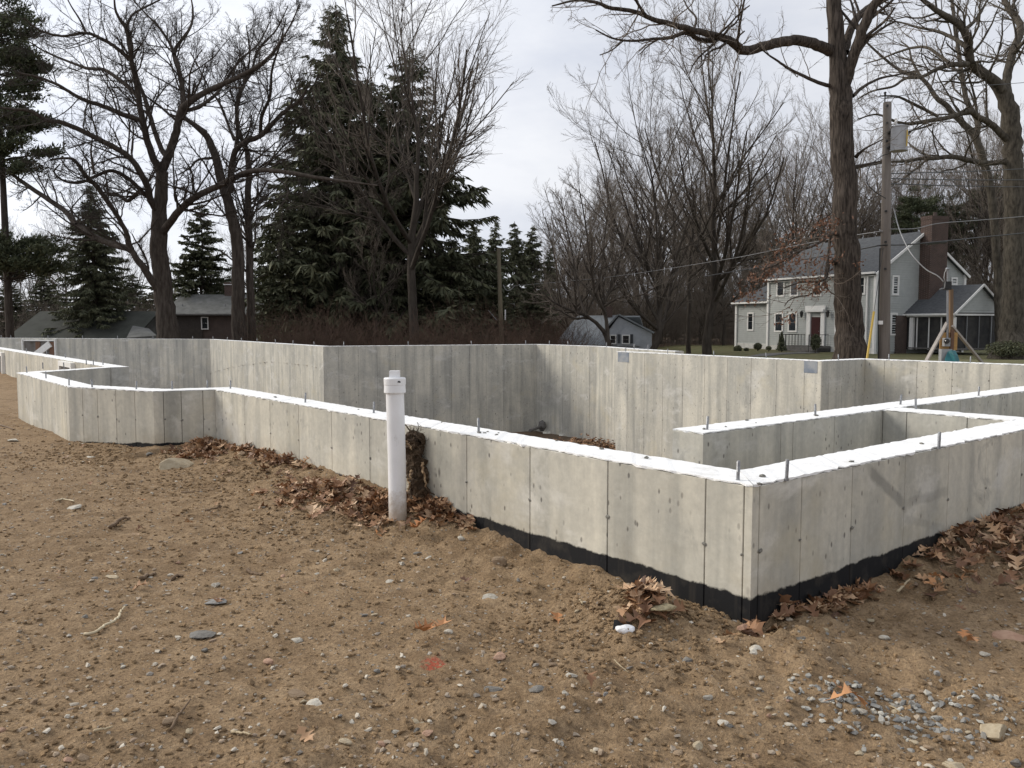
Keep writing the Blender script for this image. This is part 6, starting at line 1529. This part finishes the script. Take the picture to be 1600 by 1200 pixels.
# stones, pebbles, twigs
def ico(sub):
    t = (1 + 5 ** .5) / 2
    V = [(-1, t, 0), (1, t, 0), (-1, -t, 0), (1, -t, 0), (0, -1, t), (0, 1, t), (0, -1, -t), (0, 1, -t), (t, 0, -1), (t, 0, 1), (-t, 0, -1), (-t, 0, 1)]
    T = [(0, 11, 5), (0, 5, 1), (0, 1, 7), (0, 7, 10), (0, 10, 11), (1, 5, 9), (5, 11, 4), (11, 10, 2), (10, 7, 6), (7, 1, 8), (3, 9, 4), (3, 4, 2), (3, 2, 6), (3, 6, 8), (3, 8, 9), (4, 9, 5), (2, 4, 11), (6, 2, 10), (8, 6, 7), (9, 8, 1)]
    V = [np.array(v) / np.linalg.norm(v) for v in V]
    for _ in range(sub):
        c = {}; N = []
        def md(a, b):
            k = (min(a, b), max(a, b))
            if k not in c: m = V[a] + V[b]; V.append(m / np.linalg.norm(m)); c[k] = len(V) - 1
            return c[k]
        for a, b, d in T: x, y, z = md(a, b), md(b, d), md(d, a); N += [(a, x, z), (b, y, x), (d, z, y), (x, y, z)]
        T = N
    return np.array(V), np.array(T)
I0, I1, I2 = ico(0), ico(1), ico(2)
def stone_mesh(seed, base, ang=.22, mt=None, flat=.55):
    rng = np.random.default_rng(seed); V, T = base; V = V.copy()
    for _ in range(7):                                          # cut flat facets
        n = unit(rng.normal(0, 1, 3)); h = rng.uniform(.42, .8); d = V @ n; V = np.where((d > h)[:, None], V - n * (d - h)[:, None], V)
    V = V * (1 + rng.normal(0, ang * .15, (len(V), 1))) * np.array([rng.uniform(.9, 1.3), rng.uniform(.7, 1.0), flat * rng.uniform(.8, 1.2)])
    return raw_mesh('stone', V, None, T, [mt] if mt else [])
def stone_mat(name, c1, c2, sc_=14): return speckle(name, c1, c2, sc_, .8, .5, 60, orand=[(0, (.75, .75, .75)), (1, (1.2, 1.2, 1.2))], coords='obj')
SM = {'white': stone_mat('pale_quartz_stone', (.60, .56, .48), (.42, .38, .31), 2.5), 'cream': stone_mat('cream_stone', (.52, .44, .31), (.40, .32, .21), 2.2), 'pink': stone_mat('pink_stone', (.46, .30, .21), (.36, .22, .15), 2.5),
      'grey': stone_mat('grey_stone', (.25, .235, .21), (.15, .14, .125), 3), 'blue': stone_mat('blue_grey_slate', (.27, .265, .25), (.35, .34, .32), 3), 'tan': stone_mat('tan_stone', (.34, .25, .165), (.25, .175, .11), 3), 'yellow': stone_mat('pale_yellow_stone', (.50, .43, .27), (.38, .31, .19), 2.5)}
def stone(u, v, wpx, col, lab, hz=.55, seed=0, asp=1.0, cat='stone', group=None, sink=.42, rot=None):
    p = ground_at(u, v); r = wpx / F * p[1] / 2 * 1.3
    o = bpy.data.objects.new('stone', stone_mesh(seed * 13 + 5, I2 if wpx > 20 else I1, .22, SM[col], hz)); C.objects.link(o)
    o.scale = (r, r * asp, r); o.location = (p[0], p[1] + r * .5, p[2] + r * hz * (1 - sink * 2)); o.rotation_euler = (rnd.gauss(0, .05), rnd.gauss(0, .05), rnd.gauss(0, .25) if rot is None else rot)
    return tag(o, lab, cat, group)
for i_, q in enumerate([
    (275, 732, 42, 'cream', 'large rounded cream stone half buried before the bay', .45), (1167, 991, 25, 'pink', 'pinkish stone beside the near corner of the foundation', .85),
    (1181, 1022, 26, 'white', 'angular white stone on dirt below the near corner', .62), (1039, 953, 32, 'yellow', 'flat pale yellow stone beside the small leaf heap', .36),
    (1566, 1150, 40, 'cream', 'oval cream stone right of the blue grey gravel patch', .5), (1492, 1204, 34, 'cream', 'cream stone cut by the bottom edge of the picture', .5),
    (766, 937, 24, 'white', 'flat greyish white stone on the dirt right of the middle', .35), (337, 944, 46, 'blue', 'long flat blue grey stone pressed into the dirt', .16),
    (306, 997, 38, 'grey', 'long dark grey stone lying level with the dirt', .2), (493, 1105, 24, 'white', 'small white topped grey stone near the bottom', .45),
    (550, 1133, 13, 'white', 'squarish white pebble near the bottom edge', .9), (336, 916, 13, 'white', 'bright white pebble below the leaf drift', .7),
    (780, 882, 20, 'tan', 'tan wedge of stone before the long wall', .8), (1075, 1035, 20, 'grey', 'grey stone with white top below the mound', .55),
    (115, 795, 20, 'white', 'rounded white stone on the dirt at the left', .4), (262, 1130, 18, 'tan', 'smooth tan stone with a twig behind it', .5),
    (17, 1078, 16, 'tan', 'tan oval stone at the left edge', .5), (40, 1066, 14, 'tan', 'tan pebble close beside the oval stone at the left edge', .5),
    (840, 1081, 20, 'grey', 'dark grey angular stone in front of the middle', .5), (865, 1042, 15, 'tan', 'tan angular stone right of the red mark', .6),
    (895, 1058, 15, 'white', 'pale rounded stone in front of the mound', .5), (1107, 1092, 13, 'white', 'pale square pebble below the white stone', .8),
    (1254, 1000, 13, 'grey', 'grey pebble at the foot of the strip of dark leaves', .6), (1288, 988, 14, 'cream', 'cream pebble at the strip of dark leaves', .6),
    (1590, 1000, 40, 'pink', 'long brown stone half buried at the right edge', .3), (173, 905, 24, 'cream', 'long pale stone behind the flat pinkish leaf', .3),
    (170, 685, 14, 'white', 'pale stone by the foot of the bay', .6), (140, 716, 12, 'white', 'white stone on loose dirt by the bay', .5), (233, 711, 12, 'grey', 'grey stone under the black foot of the bay', .5),
    (18, 690, 18, 'white', 'flat white stone by the left edge of the picture', .35), (375, 711, 14, 'tan', 'tan stone in the trail of leaves', .5),
    (720, 843, 10, 'white', 'white pebble beside the leaf heap', .7), (692, 846, 10, 'grey', 'grey pebble under the leaf heap', .6), (653, 868, 14, 'grey', 'grey flat stone below the pipe', .5), (670, 873, 16, 'white', 'pale flat stone below the pipe', .4), (627, 882, 9, 'white', 'white round pebble below the pipe', .7),
    (608, 912, 18, 'white', 'pale flat stone left of the middle', .35), (700, 990, 14, 'white', 'pale oval pebble at the peach leaf', .5), (1384, 1000, 14, 'white', 'white pebble on the dirt below the side wall', .5),
    (780, 1028, 20, 'pink', 'pinkish flat stone right of the red mark', .35), (770, 1082, 24, 'grey', 'long grey stone half sunk in front of the middle', .4), (420, 1036, 15, 'pink', 'pinkish stone left of the middle', .5), (460, 1087, 26, 'tan', 'slim tan stick like stone near the bottom', .2), (460, 1003, 18, 'white', 'thin pale stone left of the red mark', .3),
    (1055, 1005, 13, 'grey', 'dark grey stone in the mound', .5), (1053, 986, 10, 'cream', 'cream pebble on the mound', .6), (1235, 1135, 12, 'white', 'white pebble left of the gravel patch', .6)]):
    stone(*q, seed=i_ + 1)
# loose pebbles, the 210 largest in view as single things
peb_kinds = ['white', 'grey', 'tan', 'blue', 'pink', 'cream', 'white', 'tan', 'cream', 'tan']
peb_me = {(c, k): stone_mesh(400 + k * 9 + len(c), I1, .25, SM[c], .55) for c in set(peb_kinds) for k in range(3)}
rng = np.random.default_rng(90)
names = {'white': 'small white pebble loose on the bare dirt', 'grey': 'small grey pebble loose on the bare dirt', 'tan': 'small tan pebble loose on the bare dirt', 'blue': 'small blue grey pebble loose on the bare dirt', 'pink': 'small pinkish pebble loose on the bare dirt', 'cream': 'small cream pebble loose on the bare dirt'}
def dirt_spot():
    while True:
        u, v = rng.uniform(-20, 1620), rng.uniform(720, 1205)
        if rng.random() > .35 + .65 * (u / 1600) * .8 + .1: continue
        p = ground_at(u, v); s, t = to_st(p[0], p[1])
        if (t < -.15 and s > -.1) or (s < -.15): return p
for _ in range(190):
    p = dirt_spot(); c = peb_kinds[rng.integers(0, len(peb_kinds))]; r = rng.uniform(.007, .021)
    o = bpy.data.objects.new('pebble', peb_me[(c, int(rng.integers(0, 3)))]); C.objects.link(o); o.scale = (r, r * rng.uniform(.6, 1.1), r * rng.uniform(.7, 1.1)); o.location = (p[0], p[1], p[2] + r * .2)
    o.rotation_euler = (rng.normal(0, .2), rng.normal(0, .2), rng.uniform(0, 6.28)); tag(o, names[c], 'pebble', c + ' pebbles on the dirt')
def scatter(name, label, cat, n, rmin, rmax, base, mt, seed, area=None, pw=3.0, sink=.3):
    """Countless little bits joined into one sheet over the dirt."""
    rng = np.random.default_rng(seed); xs, ys = [], []
    m = 0
    while m < n:
        if area is None:
            y = 1.6 + 11.5 * rng.random(n * 2) ** 1.7; x = (rng.random(n * 2) - .5) * 2 * (y * .66 + .2)
        else: x = area[0] + rng.normal(0, area[2], n * 2) + .0; y = area[1] + rng.normal(0, area[3], n * 2)
        s, t = to_st(x, y); k = ((t < -.04) & (s > -.04) & ((s < 6.5) | (t < -1.3) | (t < -.75))) | (s < -.04)
        k &= ~in_poly(x, y, PIT)
        xs.append(x[k]); ys.append(y[k]); m += int(k.sum())
    x = np.concatenate(xs)[:n]; y = np.concatenate(ys)[:n]; z = height(x, y)
    r = rmin + (rmax - rmin) * rng.random(n) ** pw
    V0, T0 = base; K = len(V0)
    a = rng.uniform(0, 6.28, n); ca, sa = np.cos(a), np.sin(a)
    V = V0[None] * (1 + rng.normal(0, .3, (n, K, 1))) * (r[:, None, None] * np.stack([rng.uniform(.8, 1.4, n), rng.uniform(.6, 1, n), rng.uniform(.4, .8, n)], 1)[:, None, :])
    W_ = np.stack([V[..., 0] * ca[:, None] - V[..., 1] * sa[:, None], V[..., 0] * sa[:, None] + V[..., 1] * ca[:, None], V[..., 2]], -1) + np.stack([x, y, z + r * (.5 - sink)], 1)[:, None, :]
    T = (T0[None] + (np.arange(n) * K)[:, None, None]).reshape(-1, 3)
    o = link(name, raw_mesh(name, W_.reshape(-1, 3), None, T, [mt])); tag(o, label, cat); return kind(o, 'stuff')
M['gravel'] = speckle('mixed_gravel', (.34, .31, .27), (.25, .225, .20), 20, .85, island=[(0, (.19, .175, .155)), (.25, (.36, .27, .18)), (.5, (.25, .17, .11)), (.72, (.43, .37, .28)), (.92, (.58, .53, .44)), (1.0, (.23, .22, .20))])
M['clod'] = speckle('soil_crumbs', (.30, .208, .123), (.215, .146, .084), 6, .97, .6, 90, island=[(0, (.5, .5, .5)), (1, (1.35, 1.33, 1.28))], spec=.1)
M['slate'] = speckle('blue_grey_chippings', (.33, .32, .295), (.24, .235, .22), 20, .8, island=[(0, (.55, .56, .58)), (.6, (1.0, 1.0, .98)), (1.0, (1.9, 1.85, 1.7))])
scatter('gravel', 'fine mixed gravel strewn over the bare dirt', 'gravel', 8000, .0022, .014, I0, M['gravel'], 101, pw=4.2)
scatter('soil_crumbs', 'small brown clods of soil strewn over the dirt', 'soil', 26000, .002, .0115, I0, M['clod'], 102, pw=3.4)
gp = ground_xy(1420, 1125)
scatter('chippings', 'patch of blue grey stone chippings on the dirt at the lower right', 'gravel', 270, .005, .016, I0, M['slate'], 103, area=(gp[0], gp[1], .20, .095), pw=1.4, sink=.2)
gp2 = ground_xy(1300, 1085)
scatter('chippings', 'small trail of grey chippings beside the orange leaf', 'gravel', 90, .005, .014, I0, M['slate'], 104, area=(gp2[0], gp2[1], .08, .05), pw=1.4, sink=.2)
mo = ST(.33, -.36)
scatter('soil_crumbs', 'loose lumpy soil on the mound at the near corner', 'soil', 2600, .003, .014, I0, M['clod'], 105, area=(mo[0], mo[1], .30, .22), pw=3.0)
for s_, t_, ds in ((3.0, -.3, .8), (4.8, -.3, .9), (6.9, -1.0, .7)):
    q_ = ST(s_, t_); scatter('soil_crumbs', {3.0: 'loose soil banked round the white pipe', 4.8: 'loose soil banked along the middle of the long wall', 6.9: 'loose soil banked before the bay'}[s_], 'soil', 1500, .003, .018, I0, M['clod'], int(s_ * 100), area=(q_[0], q_[1], .55, .5), pw=2.2)

M['stick_pale'] = speckle('peeled_pale_stick', (.62, .54, .38), (.48, .40, .27), 8, .8)
M['stick'] = speckle('brown_twig', (.12, .08, .05), (.2, .14, .09), 9, .9)
M['straw'] = speckle('dry_straw', (.42, .34, .22), (.34, .27, .17), 9, .8)
def stick(pts, r, lab, mt='stick', lift=.01, name='stick', group=None):
    P = [ground_at(*q) + np.array([0, 0, lift]) for q in pts]; L, R_, _ = smooth_line(P, np.linspace(r, r * .6, len(P)), 5 * len(P)); L[1:-1] += RNG.normal(0, r * .25, L[1:-1].shape)
    m = MB(); m.tube(L, R_, 6); return tag(m.build(name, M[mt], None, True), lab, 'stick', group)
stick([(132, 994), (142, 994), (153, 989), (165, 980), (178, 974), (186, 966), (190, 957), (195, 951)], .007, 'pale curved stick lying on the dirt at the left', 'stick_pale')
stick([(267, 1149), (278, 1128), (288, 1115), (298, 1101)], .005, 'straight brown twig rising from the small tan stone', 'stick', .02)
stick([(147, 1146), (160, 1144), (176, 1140)], .005, 'thin straw coloured twig at the lower left', 'straw')
stick([(88, 784), (100, 782), (116, 785)], .007, 'short pale flat stick on the dirt at the left', 'stick_pale')
stick([(172, 828), (182, 820), (195, 812), (203, 813)], .013, 'dark curled piece of bark on the dirt below the bay', 'stick', .015)
stick([(220, 907), (232, 902), (243, 898)], .012, 'dark bark strip left of the middle')
stick([(267, 908), (277, 903), (286, 902)], .010, 'thin dark bark strip right of the other bark strip')
stick([(284, 771), (297, 771), (311, 770)], .007, 'short dark twig before the leaf drift')
stick([(320, 800), (333, 797), (346, 793)], .009, 'brown twig lying before the leaf drift')
stick([(363, 1148), (375, 1149), (392, 1151)], .005, 'straw beside the dark stone near the bottom', 'straw')
stick([(386, 893), (397, 899), (411, 899)], .010, 'brown bark piece below the leaf drift')
stick([(906, 941), (910, 946), (911, 950)], .006, 'short pale twig on the slope before the long wall', 'straw')
stick([(1402, 934), (1412, 923), (1421, 914)], .007, 'grey stick leaning on the dirt below the side wall', 'straw', .03)
stick([(960, 1035), (970, 1045), (982, 1055)], .003, 'thin dry grass stalk on the dirt below the mound', 'straw')
stick([(588, 838), (596, 822), (603, 806)], .008, 'brown stick standing in the leaves left of the pipe', 'stick', .03)
stick([(1385, 1105), (1400, 1112), (1412, 1124)], .003, 'pale dry stalk lying in the gravel patch', 'straw')
stick([(0, 665), (10, 668), (22, 672)], .012, 'dark root end at the left edge near the wall')
# a scrap of white plastic under the leaf heap
wp = ground_at(977, 988); m_ = MB(); V_, T_ = I2; rng = np.random.default_rng(3)
Vv = V_ * (1 + .35 * np.stack([vnoise(V_[:, 0] * 2.5 + 9, V_[:, 1] * 2.5 + V_[:, 2], 3)], 1)) * np.array([.035, .02, .016]) + wp + np.array([0, 0, .012]); m_.add(Vv, (), T_); tag(m_.build('plastic_scrap', M['pvc']), 'scrap of bright white plastic at the foot of the small leaf heap', 'litter')
m_ = MB(); q_ = ground_at(968, 989) + np.array([0, 0, .02]); m_.slab([q_ + np.array(d_) for d_ in ((-.03, 0, -.015), (.04, -.01, -.012), (.045, .02, .02), (-.02, .025, .028))], .004); tag(m_.build('rubber_scrap', M['dark']), 'black scrap behind the white plastic', 'litter')

# crumbs of concrete left on the wall tops
ch_ = MB(); rng = np.random.default_rng(8)
for u, v in [(757, 677), (762, 675), (775, 680), (779, 677), (749, 677), (870, 689), (1100, 671), (1134, 667), (1181, 661), (1167, 657), (1192, 745), (1187, 757), (1275, 650), (560, 640), (1330, 722), (1010, 716), (1440, 694), (430, 621), (690, 660), (940, 702)]:
    p = on_top(u, v); rr = rng.uniform(.006, .014); V_, T_ = I0
    ch_.add(V_ * (1 + rng.normal(0, .25, (12, 1))) * rr * np.array([1.3, 1, .6]) + np.array([p[0], p[1], TOP + rr * .4]), (), T_)
kind(ch_.build('concrete_crumbs', M['tie'], found), 'stuff')
